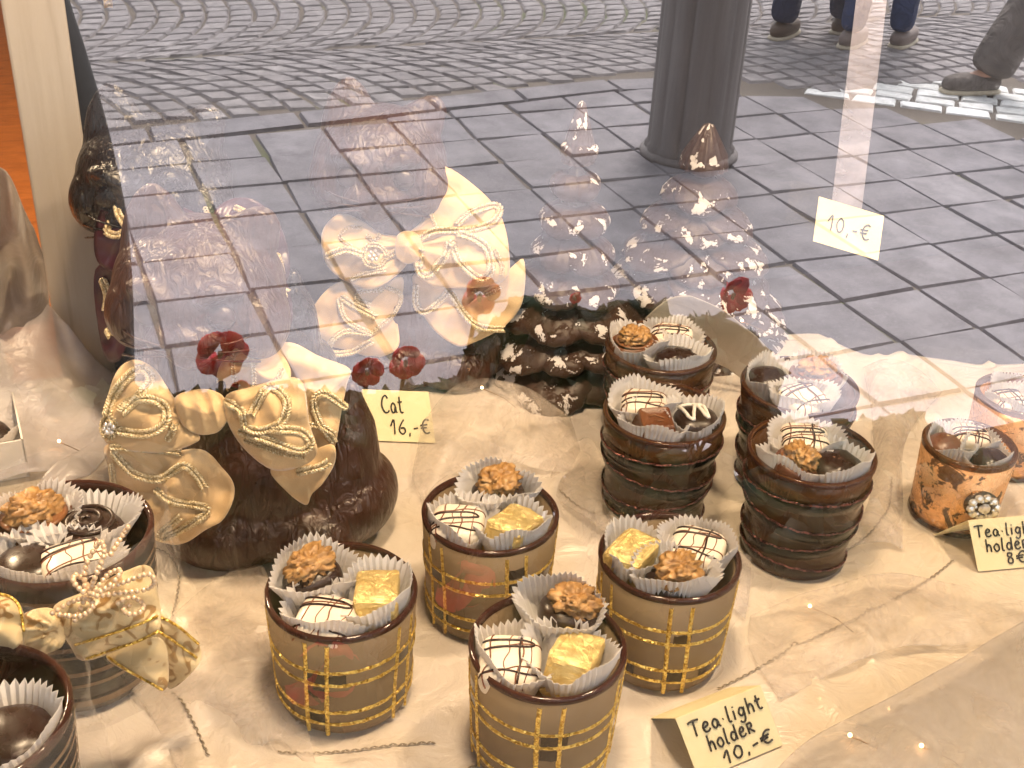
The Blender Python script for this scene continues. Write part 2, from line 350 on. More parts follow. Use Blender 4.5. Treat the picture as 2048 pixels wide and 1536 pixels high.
# ================================================================== SETTING: the street in front of the window (seen mirrored in the glass)
g = MB().add([(-400, -400, 0), (400, -400, 0), (400, 400, 0), (-400, 400, 0)], [(0, 1, 2, 3)]).build('street_ground', SAND, None, False); tag(g, None, None, None, 'structure')
def bound(x): return min(4.374 + .1 * (x - .33), 4.22 - .85 * (x - 3.3))
def stone(mb, q, z, ins, jit=.004):
    """one stone: four corners on the bed, a slightly smaller and slightly uneven top"""
    c = sum((Vector((a[0], a[1], 0)) for a in q), Vector()) / 4
    lo = [Vector((a[0], a[1], 0)) for a in q]; lo = [p + Vector((random.uniform(-jit, jit), random.uniform(-jit, jit), 0)) for p in lo]
    hi = []
    for p in lo:
        d = (c - p); hi.append(p + d.normalized() * min(ins * 1.4, d.length * .5) + Vector((0, 0, z + random.uniform(-.003, .003))))
    vs = [mir(p) for p in lo + hi]
    mb.add(vs, [(4, 7, 6, 5), (0, 4, 5, 1), (1, 5, 6, 2), (2, 6, 7, 3), (3, 7, 4, 0)])
mb = MB(); sp = .2685
for i in range(-18, 34):
    for j in range(-13, 5):
        x0, x1 = .496 + sp * i, .496 + sp * (i + 1); y0, y1 = 3.42 + sp * j, 3.42 + sp * (j + 1)
        if y0 < .05: continue
        b = min(bound(x0), bound(x1)) - .17
        if y0 > b - .05: continue
        gp = random.uniform(.002, .006)
        stone(mb, [(x0 + gp, y0 + gp), (x1 - gp, y0 + gp), (x1 - gp, min(y1, bound(x1) - .17) - gp), (x0 + gp, min(y1, bound(x0) - .17) - gp)], .010, .005, .0085)
o = mb.build('slab_paving', SLAB, None, False); tag(o, None, None, None, 'structure')
mb = MB(); x = -4.5
while x < 2.95:
    L = random.uniform(.4, .6); stone(mb, [(x + .004, bound(x) - .165), (x + L - .004, bound(x + L) - .165), (x + L - .004, bound(x + L) - .01), (x + .004, bound(x) - .01)], .016, .006, .003); x += L
o = mb.build('kerb_course', SLAB, None, False); tag(o, None, None, None, 'structure')
mb = MB(); Wd = 2.0; AH = math.radians(52); R = Wd / 2 / math.sin(AH); s_ = .122
A = Vector((3.20, 4.20, 0)); dr = Vector((.76, -.65, 0)).normalized(); pr = Vector((.65, .76, 0)).normalized()
def in_white(x, y):
    d = Vector((x, y, 0)) - A; return d.dot(dr) > -.02 + 1.12 * max(0, d.dot(pr)) and -.1 < d.dot(pr) < .70
for ln in range(-1, 4):                                             # lanes along the street, courses bulging along it in arcs
    yc = 5.33 + Wd * (ln + .5)
    for n in range(-62, 70):
        a = -AH + random.uniform(0, .09)
        while a < AH:
            da = random.uniform(.095, .135) / R; a2 = min(a + da, AH)
            if AH - a2 < .04: a2 = AH
            am = (a + a2) / 2; g2 = .0055 / R; xb = n * s_ + (.06 if ln % 2 else 0) + .01 * noise.noise((n * .7, am * 3, ln)) - R
            def pt(an, off): return (xb + R * math.cos(an) + off, yc + R * math.sin(an))
            cx_, cy_ = pt(am, 0)
            if cy_ > bound(cx_) + .05 and not in_white(cx_, cy_) and -4 < cx_ < 8 and cy_ < 11.5:
                ho = s_ / 2 - .0055 - .002 * random.random()
                stone(mb, [pt(a + g2, -ho), pt(a + g2, ho), pt(a2 - g2, ho), pt(a2 - g2, -ho)], .012, .009, .006)
            a = a2
o = mb.build('cobble_paving', COB, None, False); tag(o, None, None, None, 'structure')
mb = MB()
for rw in range(6):
    t = random.uniform(-.06, .06) + rw * .13
    while t < 2.3:
        L = random.uniform(.16, .22); g_ = .009; a0 = A + dr * (t + g_) + pr * (rw * .115 + g_); a1 = A + dr * (t + L - g_) + pr * (rw * .115 + g_)
        b0 = a0 + pr * (.115 - 2 * g_); b1 = a1 + pr * (.115 - 2 * g_)
        if not (rw == 5 and random.random() < .4): stone(mb, [a0, a1, b1, b0], .007, .006, .007)
        t += L
o = mb.build('white_painted_cobbles', WHT, None, False); tag(o, None, None, None, 'structure')

# the fluted column standing on the paving
pc = mir((2.29, 3.60, 0)); t = thing('street_column', 'grey fluted iron column standing on the slab paving, mirrored in the window', 'column', pc)
def flut(r, z, a, j): return (r * (1 - .10 * abs(math.sin(a * 8)) ** .6), z)
MB().lathe([(.165, .0), (.165, .05), (.155, .06), (.15, 3.2)], 128, lambda r, z, a, j: (r * (1 + .10 * (abs(math.cos(a * 6)) ** .4 - .7)), z)).build('shaft', IRON, t)
MB().lathe([(0, 0), (.185, 0), (.185, .025), (.17, .035), (.15, .035)], 64).build('foot_plate', IRON, t)
MB().lathe([(.15, 3.2), (.21, 3.25), (.21, 3.35), (0, 3.35)], 48).build('capital', IRON, t)

# ------------------------------------------------------------------ people
def skin_fig(name, joints, edges, m, parent, sub=2, root=0):
    bm = bmesh.new(); ly = bm.verts.layers.skin.verify(); vv = [bm.verts.new(j[:3]) for j in joints]
    for a, b in edges: bm.edges.new((vv[a], vv[b]))
    for i, j in enumerate(joints):
        r = j[3]; vv[i][ly].radius = r if hasattr(r, '__len__') else (r, r); vv[i][ly].use_root = (i == root)
    me = bpy.data.meshes.new(name); bm.to_mesh(me); bm.free(); o = bpy.data.objects.new(name, me); COL.objects.link(o)
    o.parent = parent; me.materials.append(m)
    md = o.modifiers.new('skin', 'SKIN'); md.use_smooth_shade = True
    sb = o.modifiers.new('round', 'SUBSURF'); sb.levels = sub; sb.render_levels = sub
    return o
def person(label, loc, rz, stride, trousers, top, shoe, flare=.0, hair='hair', group=None, long_coat=False):
    """a walking adult; stride = how far the two feet are apart, in metres; local -Y is ahead"""
    t = thing('person', label, 'person', loc, rz, group); s = stride / 2
    f = {1: -s, -1: s}
    J = [(0, 0, .95, .11), (0, 0, 1.15, .105), (0, -.01, 1.36, .12), (0, -.01, 1.48, .055), (0, -.03, 1.56, .075), (0, -.035, 1.66, .085), (0, -.03, 1.73, .06)]
    Eg = [(i, i + 1) for i in range(6)]
    for q in ((0, -.135, 1.635, .012), (.095, -.03, 1.65, .015), (-.095, -.03, 1.65, .015)): J.append(q); Eg.append((5, len(J) - 1))      # nose and ears
    for sd_ in (1, -1):
        b = len(J); J += [(sd_ * .09, 0, .90, .085), (sd_ * .095, f[sd_] * .45 - .03, .50, .055), (sd_ * .095, f[sd_], .09, .038), (sd_ * .105, f[sd_] - .16, .035, .03)]
        Eg += [(0, b), (b, b + 1), (b + 1, b + 2), (b + 2, b + 3)]
        b = len(J); J += [(sd_ * .17, 0, 1.40, .05), (sd_ * .23, -f[sd_] * .25, 1.13, .038), (sd_ * .235, -f[sd_] * .7 - .06, .90, .028), (sd_ * .235, -f[sd_] * .8 - .09, .83, .030)]
        Eg += [(2, b), (b, b + 1), (b + 1, b + 2), (b + 2, b + 3)]
        for q in range(5):                                          # fingers and thumb
            c = len(J); ox = (q - 1.5) * .014; J += [(sd_ * .235 + (ox if q < 4 else -sd_ * .03), -f[sd_] * .8 - .10 - .012 * q, .80 if q < 4 else .835, .009), (sd_ * .235 + (ox if q < 4 else -sd_ * .045), -f[sd_] * .8 - .105 - .012 * q, .755 + .006 * abs(q - 1.5) if q < 4 else .80, .007)]
            Eg += [(b + 3, c), (c, c + 1)]
    body = skin_fig('body', J, Eg, CLX['skin'], t)
    for sd_ in (1, -1):
        MB().sph((sd_ * .03, -.118, 1.665), (.012, .006, .008)).build('eye', CLX['white'], t)
    MB().sph((0, -.112, 1.597), (.026, .008, .007)).build('mouth', CLX['brown'], t)
    MB().sph((0, -.012, 1.70), (.098, .105, .085), nu=20, nv=12).build('hair', CLX[hair], t)
    JT = [(0, .0, 1.0, .145)]; ET = []
    for sd_ in (1, -1):
        b = len(JT); JT += [(sd_ * .09, 0, .86, .105), (sd_ * .095, f[sd_] * .45 - .03, .50, .080 + flare * .3), (sd_ * .095, f[sd_] * .9, .18, .068 + flare * .8), (sd_ * .095, f[sd_], .075, .070 + flare)]
        ET += [(0, b), (b, b + 1), (b + 1, b + 2), (b + 2, b + 3)]
    skin_fig('trousers', JT, ET, CLX[trousers], t)
    JJ = [(0, 0, .92 if not long_coat else .62, (.19, .15)), (0, 0, 1.12, (.175, .135)), (0, -.01, 1.36, (.185, .135)), (0, -.01, 1.45, .08)]; EJ = [(0, 1), (1, 2), (2, 3)]
    for sd_ in (1, -1):
        b = len(JJ); JJ += [(sd_ * .19, 0, 1.38, .075), (sd_ * .235, -f[sd_] * .25, 1.13, .06), (sd_ * .235, -f[sd_] * .7 - .06, .91, .048)]; EJ += [(2, b), (b, b + 1), (b + 1, b + 2)]
    skin_fig('jacket', JJ, EJ, CLX[top], t)
    for sd_ in (1, -1):
        sh = MB().sph((sd_ * .10, f[sd_] - .065, .050), (.052, .145, .045), nu=18, nv=10, e=.75).build('shoe', CLX[shoe], t)
        MB().sph((sd_ * .10, f[sd_] - .065, .015), (.054, .148, .015), nu=18, nv=6, e=.55).build('sole', CLX['sole'], sh)
    return t
def ped(px, py, label, rz, stride, foot, *a, **kw):
    """stand the person so that the given foot meets the ground at that place of the street"""
    p = street(px, py); ly = -stride / 2 * foot; o = Matrix.Rotation(rz, 3, 'Z') @ Vector((.095 * foot, ly, 0)); return person(label, p - o, rz, stride, *a, **kw)
ped(1965, 188, 'passer-by in flared grey trousers stepping onto the white painted cobbles', math.radians(-80), .72, 1, 'grey', 'brown', 'grey', .045)
ped(1795, 96, 'passer-by in blue jeans and pale grey trainers on the cobbles', math.radians(55), .20, 1, 'jeans', 'navy', 'shoe', .0)
ped(1560, 80, 'passer-by in navy trousers and brown shoes half behind the column', math.radians(55), .35, -1, 'navy', 'black', 'brown', .01)
e = outside(258, 380, .78); person('onlooker in a long black coat close to the window glass, reflected as a dark edge', (e.x - .285, e.y, 0), PI + .25, .06, 'black', 'black', 'black', .0, long_coat=True)

# ------------------------------------------------------------------ planter with red flowers outside, below the glass
LINE = [(-400, 775), (220, 765), (400, 772), (560, 770), (690, 774), (850, 768), (930, 725), (965, 655), (1050, 575), (1080, 582), (1205, 608), (1245, 590), (1300, 588), (1330, 622), (1420, 612), (1500, 650), (1532, 690), (1541, 828), (1640, 836), (1830, 806), (1900, 850), (2048, 940), (2500, 1150)]
def line_y(px):
    for (a, b), (c, d) in zip(LINE, LINE[1:]):
        if a <= px <= c: return b + (d - b) * (px - a) / (c - a)
    return 1100
tb = thing('planter_trough', 'long dark zinc flower trough on legs outside below the window', 'planter', (.45, -.52, 0))
MB().box((0, 0, .60), (2.6, .30, .40), None, .01).build('trough', SOIL, tb)
for sx in (-1.2, 1.2):
    for sy in (-.12, .12): MB().box((sx, sy, .2), (.05, .05, .41)).build('leg', SOIL, tb)
MB().box((0, 0, .797), (2.5, .25, .02)).build('soil', FLOORD, tb)
def leaf(mb, c, n, up, ln, wd):
    """a cupped, pointed leaf"""
    n = n.normalized(); up = (up - n * up.dot(n)).normalized(); sd_ = n.cross(up); vs = []
    prof = [(0, .05), (.15, .55), (.4, 1), (.7, .75), (1, .03)]
    for t_, w_ in prof:
        for q in (-1, 0, 1): vs.append(c + up * (t_ - .5) * ln + sd_ * q * w_ * wd * .5 + n * (abs(q) * w_ * .12 - (t_ - .4) ** 2 * .4) * wd)
    fs = []
    for j in range(4):
        for i in range(2): fs.append((j * 3 + i, j * 3 + i + 1, j * 3 + i + 4, j * 3 + i + 3))
    mb.add(vs, fs)
rnd = random.Random(3)
xs = [outside(p, 900, .5).x for p in (-350, 250, 700, 1060, 1420, 1760, 2100, 2500)]
plants = []
for i in range(len(xs) - 1):
    xm = (xs[i] + xs[i + 1]) / 2
    pl = ['bushy dark green plant', 'low dark green plant', 'round leafy plant', 'tall dark leafy plant', 'spreading leafy plant with thin stems', 'small leafy plant', 'trailing leafy plant'][i]
    wh = ['left of all in the trough', 'under the red bloom at the cat display', 'beside a pair of red petals', 'before the chocolate trees', 'below the topmost red flower', 'right of the topmost red flower', 'at the right end of the trough'][i]
    t = thing('flowering_plant', f'{pl} {wh}', 'plant', (xm, -.52, .80), 0, 'plants in the outdoor trough'); plants.append((t, xs[i], xs[i + 1], [MB(), MB()], MB(), MB()))
def plant_at(x):
    for q in plants:
        if q[1] <= x < q[2]: return q
    return plants[0] if x < xs[0] else plants[-1]
for n in range(4000):
    px = rnd.uniform(-350, 2480); ly = line_y(px); big = rnd.random()
    py = ly + 14 + (big ** 1.6) * 800; vy = rnd.uniform(.44, .64); c = outside(px, py, vy)
    if c.z < .80: continue
    ln = rnd.uniform(.022, .034) if py < ly + 60 else rnd.uniform(.03, .055)
    if py - ly < ln * 1200: c.z -= ln * .32
    n_ = Vector((rnd.uniform(-.7, .7), rnd.uniform(.1, 1), rnd.uniform(.0, .9))); q = plant_at(c.x)
    leaf(q[3][n % 2], c, n_, Vector((rnd.uniform(-1, 1), rnd.uniform(-.4, .4), rnd.uniform(-.1, 1))), ln, ln * rnd.uniform(.5, .8))
    if n % 6 == 0: q[4].tube([Vector((q[0].location.x + rnd.uniform(-.06, .06), -.52, .80)), Vector((c.x * .6 + q[0].location.x * .4, c.y - .02, c.z * .6 + .32)), c], .0016, 4)
def flower(px, py, vy, rp):
    """one red bloom of several ruffled petals"""
    c = outside(px, py, vy); r = rp / F * (vy + .2) * 1.15; q = plant_at(c.x); mb = MB()
    for k_ in range(7):
        a = 2 * PI * k_ / 7 + rnd.uniform(-.3, .3); tl = rnd.uniform(.2, .7); dr_ = Vector((math.cos(a) * .8, .35 + rnd.uniform(-.2, .4), math.sin(a) * .8)); pc_ = c + Vector((math.cos(a), 0, math.sin(a))) * r * .52
        n_ = (Vector((0, 1, .3)) + Vector((math.cos(a), 0, math.sin(a))) * rnd.uniform(-.5, .5)).normalized(); u_ = dr_.normalized(); s2 = n_.cross(u_).normalized()
        vs = [pc_ - u_ * r * .45]; m_ = 9
        for i in range(m_):
            an = -1.9 + 3.8 * i / (m_ - 1); vs.append(pc_ + u_ * math.cos(an) * r * .55 + s2 * math.sin(an) * r * .5 + n_ * rnd.uniform(-.12, .12) * r)
        mb.add(vs, [(0, i, i + 1) for i in range(1, m_)])
    solid(mb.build('red_bloom', RED, q[0], True, True), .0004)
    q[4].tube([c, c + Vector((0, -.03, -.08)), Vector((q[0].location.x, -.52, .85))], .0018, 5)
for f_ in ((440, 705, .5, 52), (735, 742, .5, 34), (812, 722, .52, 40), (960, 590, .5, 44), (1468, 588, .5, 44), (895, 885, .47, 55), (640, 1340, .46, 95), (925, 1165, .46, 75), (1150, 595, .55, 14), (480, 775, .55, 20)): flower(*f_)
for t, a_, b_2, lv, st, fl in plants:
    for i in (0, 1):
        if lv[i].v: solid(lv[i].build('leaves', LEAF[(i + len(t.name)) % 3], t, True, True), .0004)
    if st.v: st.build('stem', STEM, t, True, True)

# ------------------------------------------------------------------ facade, window, added daylight awning, shop shell
t = thing('facade_wall', 'rendered shop front wall around the display window', 'wall', (0, 0, 0))
MB().box((.5, .0, .44), (7, .10, .88)).build('wall', WALLM, t, False)
MB().box((.5, .0, 2.8), (7, .10, 1.2)).build('wall', WALLM, t, False); MB().box((-2.2, 0, 1.54), (1.6, .10, 1.32)).build('wall', WALLM, t, False); MB().box((3.1, 0, 1.54), (1.8, .10, 1.32)).build('wall', WALLM, t, False)
t = thing('shop_window', 'large clear display window pane mirroring the street', 'window', (0, 0, 0))
MB().add([(-1.36, 0, .92), (2.16, 0, .92), (2.16, 0, 2.16), (-1.36, 0, 2.16)], [(0, 1, 2, 3)]).build('glass_pane', GLASS, t, False)
MB().add([(-1.36, .014, .92), (2.16, .014, .92), (2.16, .014, 2.16), (-1.36, .014, 2.16)], [(0, 1, 2, 3)]).build('glass_pane', GLASSIN, t, False)
MB().box((.4, .007, .9), (3.6, .05, .04)).box((.4, .007, 2.18), (3.6, .05, .04)).box((-1.38, .007, 1.54), (.04, .05, 1.236)).box((2.18, .007, 1.54), (.04, .05, 1.236)).build('frame', FRAMEM, t, False)
t = thing('awning', 'added unseen daylight awning above the display window', 'awning', (.5, 0, 2.3))  # out of view; added only to keep daylight off the display
MB().add([(-2.6, -.06, .35), (2.6, -.06, .35), (2.6, -.75, .08), (-2.6, -.75, .08), (-2.6, -.75, -.14), (2.6, -.75, -.14)], [(0, 3, 2, 1), (3, 4, 5, 2)]).build('canopy', AWN, t, False)
for s0 in (-2.5, 2.5): MB().tube([(s0, -.06, -.1), (s0, -.73, .07)], .012, 8).build('arm', FRAMEM, t)
o = MB().box((-.5, 3.4, .0), (9, 6.7, .03)).build('shop_floor', PARQ, None, False); tag(o, None, None, None, 'structure')
o = MB().box((-.5, 3.4, 2.95), (9, 6.7, .05)).box((-.5, 6.78, 1.5), (9, .06, 2.9)).box((-4.9, 3.4, 1.5), (.06, 6.6, 2.9)).box((3.9, 3.4, 1.5), (.06, 6.6, 2.9)).build('shop_walls', WALLM, None, False); tag(o, None, None, None, 'structure')
o = MB().box((.55, .40, T - .055), (1.9, .70, .05)).build('display_floor', FLOORD, None, False); tag(o, None, None, None, 'structure')
t = thing('back_board', 'dark blue-grey board closing off the display behind the white post', 'board', (.72, .775, T - .03)); MB().box((0, 0, .40), (1.40, .02, .86)).build('board', PANEL, t, False)
MB().box((-.655, -.013, .31), (.006, .006, .02)).build('catch', GLIT, t)
t = thing('window_post', 'chipped white painted wooden post at the left of the display', 'post', (.012, .722, T - .03)); k_ = MB(); k_.box((0, 0, .42), (.041, .045, .9), None, .002).build('post', POSTM, t, False)

# ================================================================== THE DISPLAY
FLAT = []                                                           # (x, y, r): where the cloth lies flat under something
def plaid_glass(name, label, px, py, rot, rt=.0400, rb=.0368, h=.072):
    b = at(px, py, T + h); b.z = T; FLAT.append((b.x, b.y, rt)); t = thing(name, label, 'tea-light holder', b, rot, 'gold plaid tea-light holders')
    def rz_(z): return rb + (rt - rb) * z / h
    MB().lathe([(0, 0), (rb - .006, 0), (rb - .001, .002), (rb, .006), (rt, h - .003), (rt - .0028, h - .003), (rb - .003, .007), (0, .006)], 72).build('glass_body', FROST, t)
    MB().lathe([(rt + .0002, h - .0035), (rt + .0004, h - .0012), (rt - .0010, h + .0004), (rt - .0026, h - .0008), (rt - .0030, h - .0036)], 72).build('rim', RIMG, t)
    rn = random.Random(px); mb = MB(); V = []
    for k_ in range(5):
        a0 = 2 * PI * k_ / 5 + rn.uniform(-.05, .05); V += [(a0 - .15, a0 + .15)]
    def wob(a, z): return noise.noise((a * 9 + px, z * 300, 0)) * .0005
    def patch(f, n, wd, along):
        vs = []; fs = []
        for i in range(n):
            t_ = i / (n - 1); a, z = f(t_)
            for q in (-1, -.35, .35, 1):
                e_ = wd * q * (1 + .35 * noise.noise((t_ * 60, q * 3, px))); aa, zz = (a, z + e_) if along else (a + e_ / .039, z)
                zz += wob(aa, zz); rr = rz_(zz) + (.0007 if abs(q) < .5 else -.0001) + (.0002 * noise.noise((t_ * 200, q, 1)) if abs(q) < .5 else 0); vs.append((rr * math.cos(aa), rr * math.sin(aa), zz))
        for i in range(n - 1):
            for q in range(3): fs.append((i * 4 + q, i * 4 + q + 1, i * 4 + q + 5, i * 4 + q + 4))
        mb.add(vs, fs)
    for zf in (.66, .535, .255, .135): patch(lambda t_, zf=zf: (t_ * 2 * PI, h * (zf + .012 * math.sin(t_ * 4 * PI + px))), 150, .00125, True)
    for a0, a1 in V:
        for a in (a0, a1): patch(lambda t_, a=a: (a + .03 * math.sin(t_ * 3 + px), h * (.02 + .90 * t_)), 60, .00135, False)
        for z0, z1, pr_ in ((.545, .65, .95), (.145, .245, .9), (.70, .80, .35), (.40, .50, .4)):
            if rn.random() < pr_:
                def sf(u, v, a0=a0, a1=a1, z0=z0, z1=z1):
                    a = a0 + (a1 - a0) * (.08 + .84 * u); z = h * (z0 + (z1 - z0) * v) ; rr = rz_(z) + .00025; return (rr * math.cos(a), rr * math.sin(a), z + wob(a * 3, z) * 2)
                MB().grid(sf, 6, 4).build('clear_patch', CLEARSQ, t)
    for k_ in range(6):
        a0 = rn.uniform(0, 2 * PI); da = rn.uniform(.1, .45)
        if rn.random() < .7:
            z0 = .55 if k_ % 2 else .16
            MB().grid(lambda u, v, a0=a0, da=da, z0=z0: (lambda a, z: ((rz_(z) + .0002) * math.cos(a), (rz_(z) + .0002) * math.sin(a), z))(a0 + da * u, h * (z0 + .09 * v) + noise.noise((u * 5, a0 * 7, v)) * .002), 10, 4).build('clear_patch', CLEARSQ, t)
    mb.build('glitter_lines', GLIT, t)
    return b, rt, h
def ribbed_glass(label, px, py, rot, rt=.0405, rb=.0325, h=.080):
    b = at(px, py, T + h); b.z = T; FLAT.append((b.x, b.y, rb)); t = thing('tea_light_holder', label, 'tea-light holder', b, rot, 'dark ribbed tea-light holders')
    ribs = [.10, .34, .56, .76]
    def zr(a, k_): return h * (ribs[k_] + (.06, -.05, .055, -.045)[k_] * math.sin(a + k_ * .7))
    def rad(a, z):
        f = z / h; r = rb + (rt - rb) * f
        for k_ in range(4):
            d = (z - zr(a, k_)) / (h * .13)
            if -1 < d < .5: r += .0019 * (math.sin((d + 1) / 1.5 * PI) ** 1.5)
        return r
    body = MB().grid(lambda u, v: (lambda a, z: (rad(a, z) * math.cos(a), rad(a, z) * math.sin(a), z))(2 * PI * u, h * .80 * v), 96, 80, True); bv = []
    for v in body.v:
        a = math.atan2(v.y, v.x); q = 0
        for k_ in range(4): d = (v.z - zr(a, k_)) / (h * .11); q = max(q, smooth(-1.15, -.8, d) - smooth(.0, .12, d)) if -1.2 < d < .15 else q
        bv.append(q)
    o = body.build('ribbed_body', STRIPE, t); o.data.attributes.new('band', 'FLOAT', 'POINT').data.foreach_set('value', bv)
    MB().lathe([(rb - .003, .004), (rb - .001, 0), (0, 0)], 72).build('base', AMBER, t)
    def r8(z): return rb + (rt - rb) * z / h
    MB().lathe([(r8(h * .80), h * .80), (rt, h), (rt - .0026, h), (r8(h * .3) - .0026, h * .3), (rb - .003, .006), (0, .006)], 72).build('clear_collar', UPPER, t)
    MB().lathe([(rt + .0003, h - .003), (rt + .0004, h - .001), (rt - .0012, h + .0005), (rt - .0027, h - .0008), (rt - .003, h - .003)], 72).build('rim', RIMG, t)
    mb = MB()
    for k_ in range(4): mb.tube([((rad(2 * PI * i / 90, zr(2 * PI * i / 90, k_)) + .0004) * math.cos(2 * PI * i / 90), (rad(2 * PI * i / 90, zr(2 * PI * i / 90, k_)) + .0004) * math.sin(2 * PI * i / 90), zr(2 * PI * i / 90, k_) + .0004 * math.sin(i * 1.7)) for i in range(90)], .0007, 6, True)
    mb.build('glitter_ridges', GLITD, t)
    return b, rt, h
def copper_glass(label, px, py, rot, brooch, rt=.0312, rb=.0290, h=.060):
    b = at(px, py, T + h); b.z = T; FLAT.append((b.x, b.y, rt)); t = thing('tea_light_holder', label, 'tea-light holder', b, rot, 'copper leaf tea-light holders')
    MB().lathe([(0, 0), (rb - .004, 0), (rb, .004), (rt, h - .003), (rt - .0028, h - .003), (rb - .003, .007), (0, .006)], 72).build('glass_body', COPPER, t)
    MB().lathe([(rt + .0002, h - .0045), (rt + .0004, h - .0012), (rt - .0010, h + .0004), (rt - .0026, h - .0008), (rt - .0030, h - .0046)], 72).build('rim', UPPER, t)
    MB().lathe([(rb + .0003, .0005), (rb + .0009, .002), (rb + .0006, .0045)], 72).build('foot_ring', RIMG, t)
    if brooch:
        a = brooch; M = Matrix.Translation((rb + .0025) * Vector((math.cos(a), math.sin(a), 0)) + Vector((0, 0, .030))) @ Matrix.Rotation(a, 4, 'Z') @ Matrix.Rotation(math.radians(-28), 4, 'X')
        mb = MB(); mb.sph((0, 0, 0), (.0035, .0140, .0105), nu=28, nv=12); br = mb.xf(M).build('brooch', SETTING, t)
        mb = MB(); mb.sph((.0042, 0, 0), (.0026, .0048, .0042), nu=8, nv=4)
        for i in range(10): mb.sph((.0030, .0100 * math.cos(i * PI / 5), .0074 * math.sin(i * PI / 5)), (.0026, .0032, .0030), nu=7, nv=4)
        for i in range(6): mb.sph((.0038, .0070 * math.cos(i * PI / 3 + .3), .0056 * math.sin(i * PI / 3 + .3)), .0015, nu=6, nv=4)
        mb.xf(M).build('rhinestones', RHINE, br, False)
    return b, rt, h
def banded_glass(label, px, py, rot, rt=.046, rb=.040, h=.096):
    b = at(px, py, T + h); b.z = T; FLAT.append((b.x, b.y, rb)); t = thing('tea_light_holder', label, 'tea-light holder', b, rot, 'large banded tea-light holders')
    MB().lathe([(0, 0), (rb - .004, 0), (rb, .004), (rt, h - .003), (rt - .003, h - .003), (rb - .003, .007), (0, .006)], 72).build('glass_body', AMBER, t)
    MB().lathe([(rt + .0002, h - .0045), (rt + .0005, h - .0012), (rt - .0010, h + .0004), (rt - .0028, h - .0008), (rt - .0033, h - .0046)], 72).build('rim', RIMG, t)
    mb = MB()
    for i, z in enumerate((.10, .24, .33, .46, .52, .64, .70, .80, .86)):
        wd = (.004, .0022, .0028, .0018, .003, .0018, .0022, .0016, .0024)[i]
        mb.grid(lambda u, v, z=z, wd=wd: (lambda r, a: (r * math.cos(a), r * math.sin(a), h * z + wd * (v - .5)))(rb + (rt - rb) * z + .0004 + .0003 * math.sin(v * PI), 2 * PI * u), 72, 4, True)
    mb.build('pale_bands', BAND, t)
    return b, rt, h

# ------------------------------------------------------------------ chocolates
def walnut_mesh(c, s=1.0, rot=0.0, seed=0, tilt=0.0):
    def fn(q):
        a = noise.noise((q.x * 1.4 + seed, q.y * 1.4, q.z * 1.4)); w_ = noise.noise((q.x * 2.3 - seed, q.y * 2.9, q.z * 2.3 + a)); f2 = noise.noise((q.x * 4.6, q.y * 5.2 + seed, q.z * 4.6))
        groove = 1 - .28 * math.exp(-((q.y + .12 * a) * 7) ** 2) * (1 if q.z > -.2 else .3); return (.66 + .62 * min(abs(w_) * 2.0, .62) + .22 * min(abs(f2) * 2, .5) + .18 * a) * groove
    M = Matrix.Rotation(rot, 3, 'Z') @ Matrix.Rotation(tilt, 3, 'X')
    return MB().sph(c, (.0125 * s, .0098 * s, .0066 * s), M, 48, 32, fn=fn)
def curve_on(top, pts, r, n=8, lift=.0):
    """a piped line that follows the top of a chocolate"""
    out = []
    for p in catmull([(x, y, 0) for x, y in pts], n): out.append((p.x, p.y, top(p.x, p.y) + lift))
    return MB().tube(out, r, 6)
def superz(a, b, c_, e):
    def top(x, y):
        q = (abs(x / a) ** (2 / e) + abs(y / b) ** (2 / e))
        if q >= .985: q = .985
        return c_ + c_ * (1 - q) ** (e / 2)
    return top
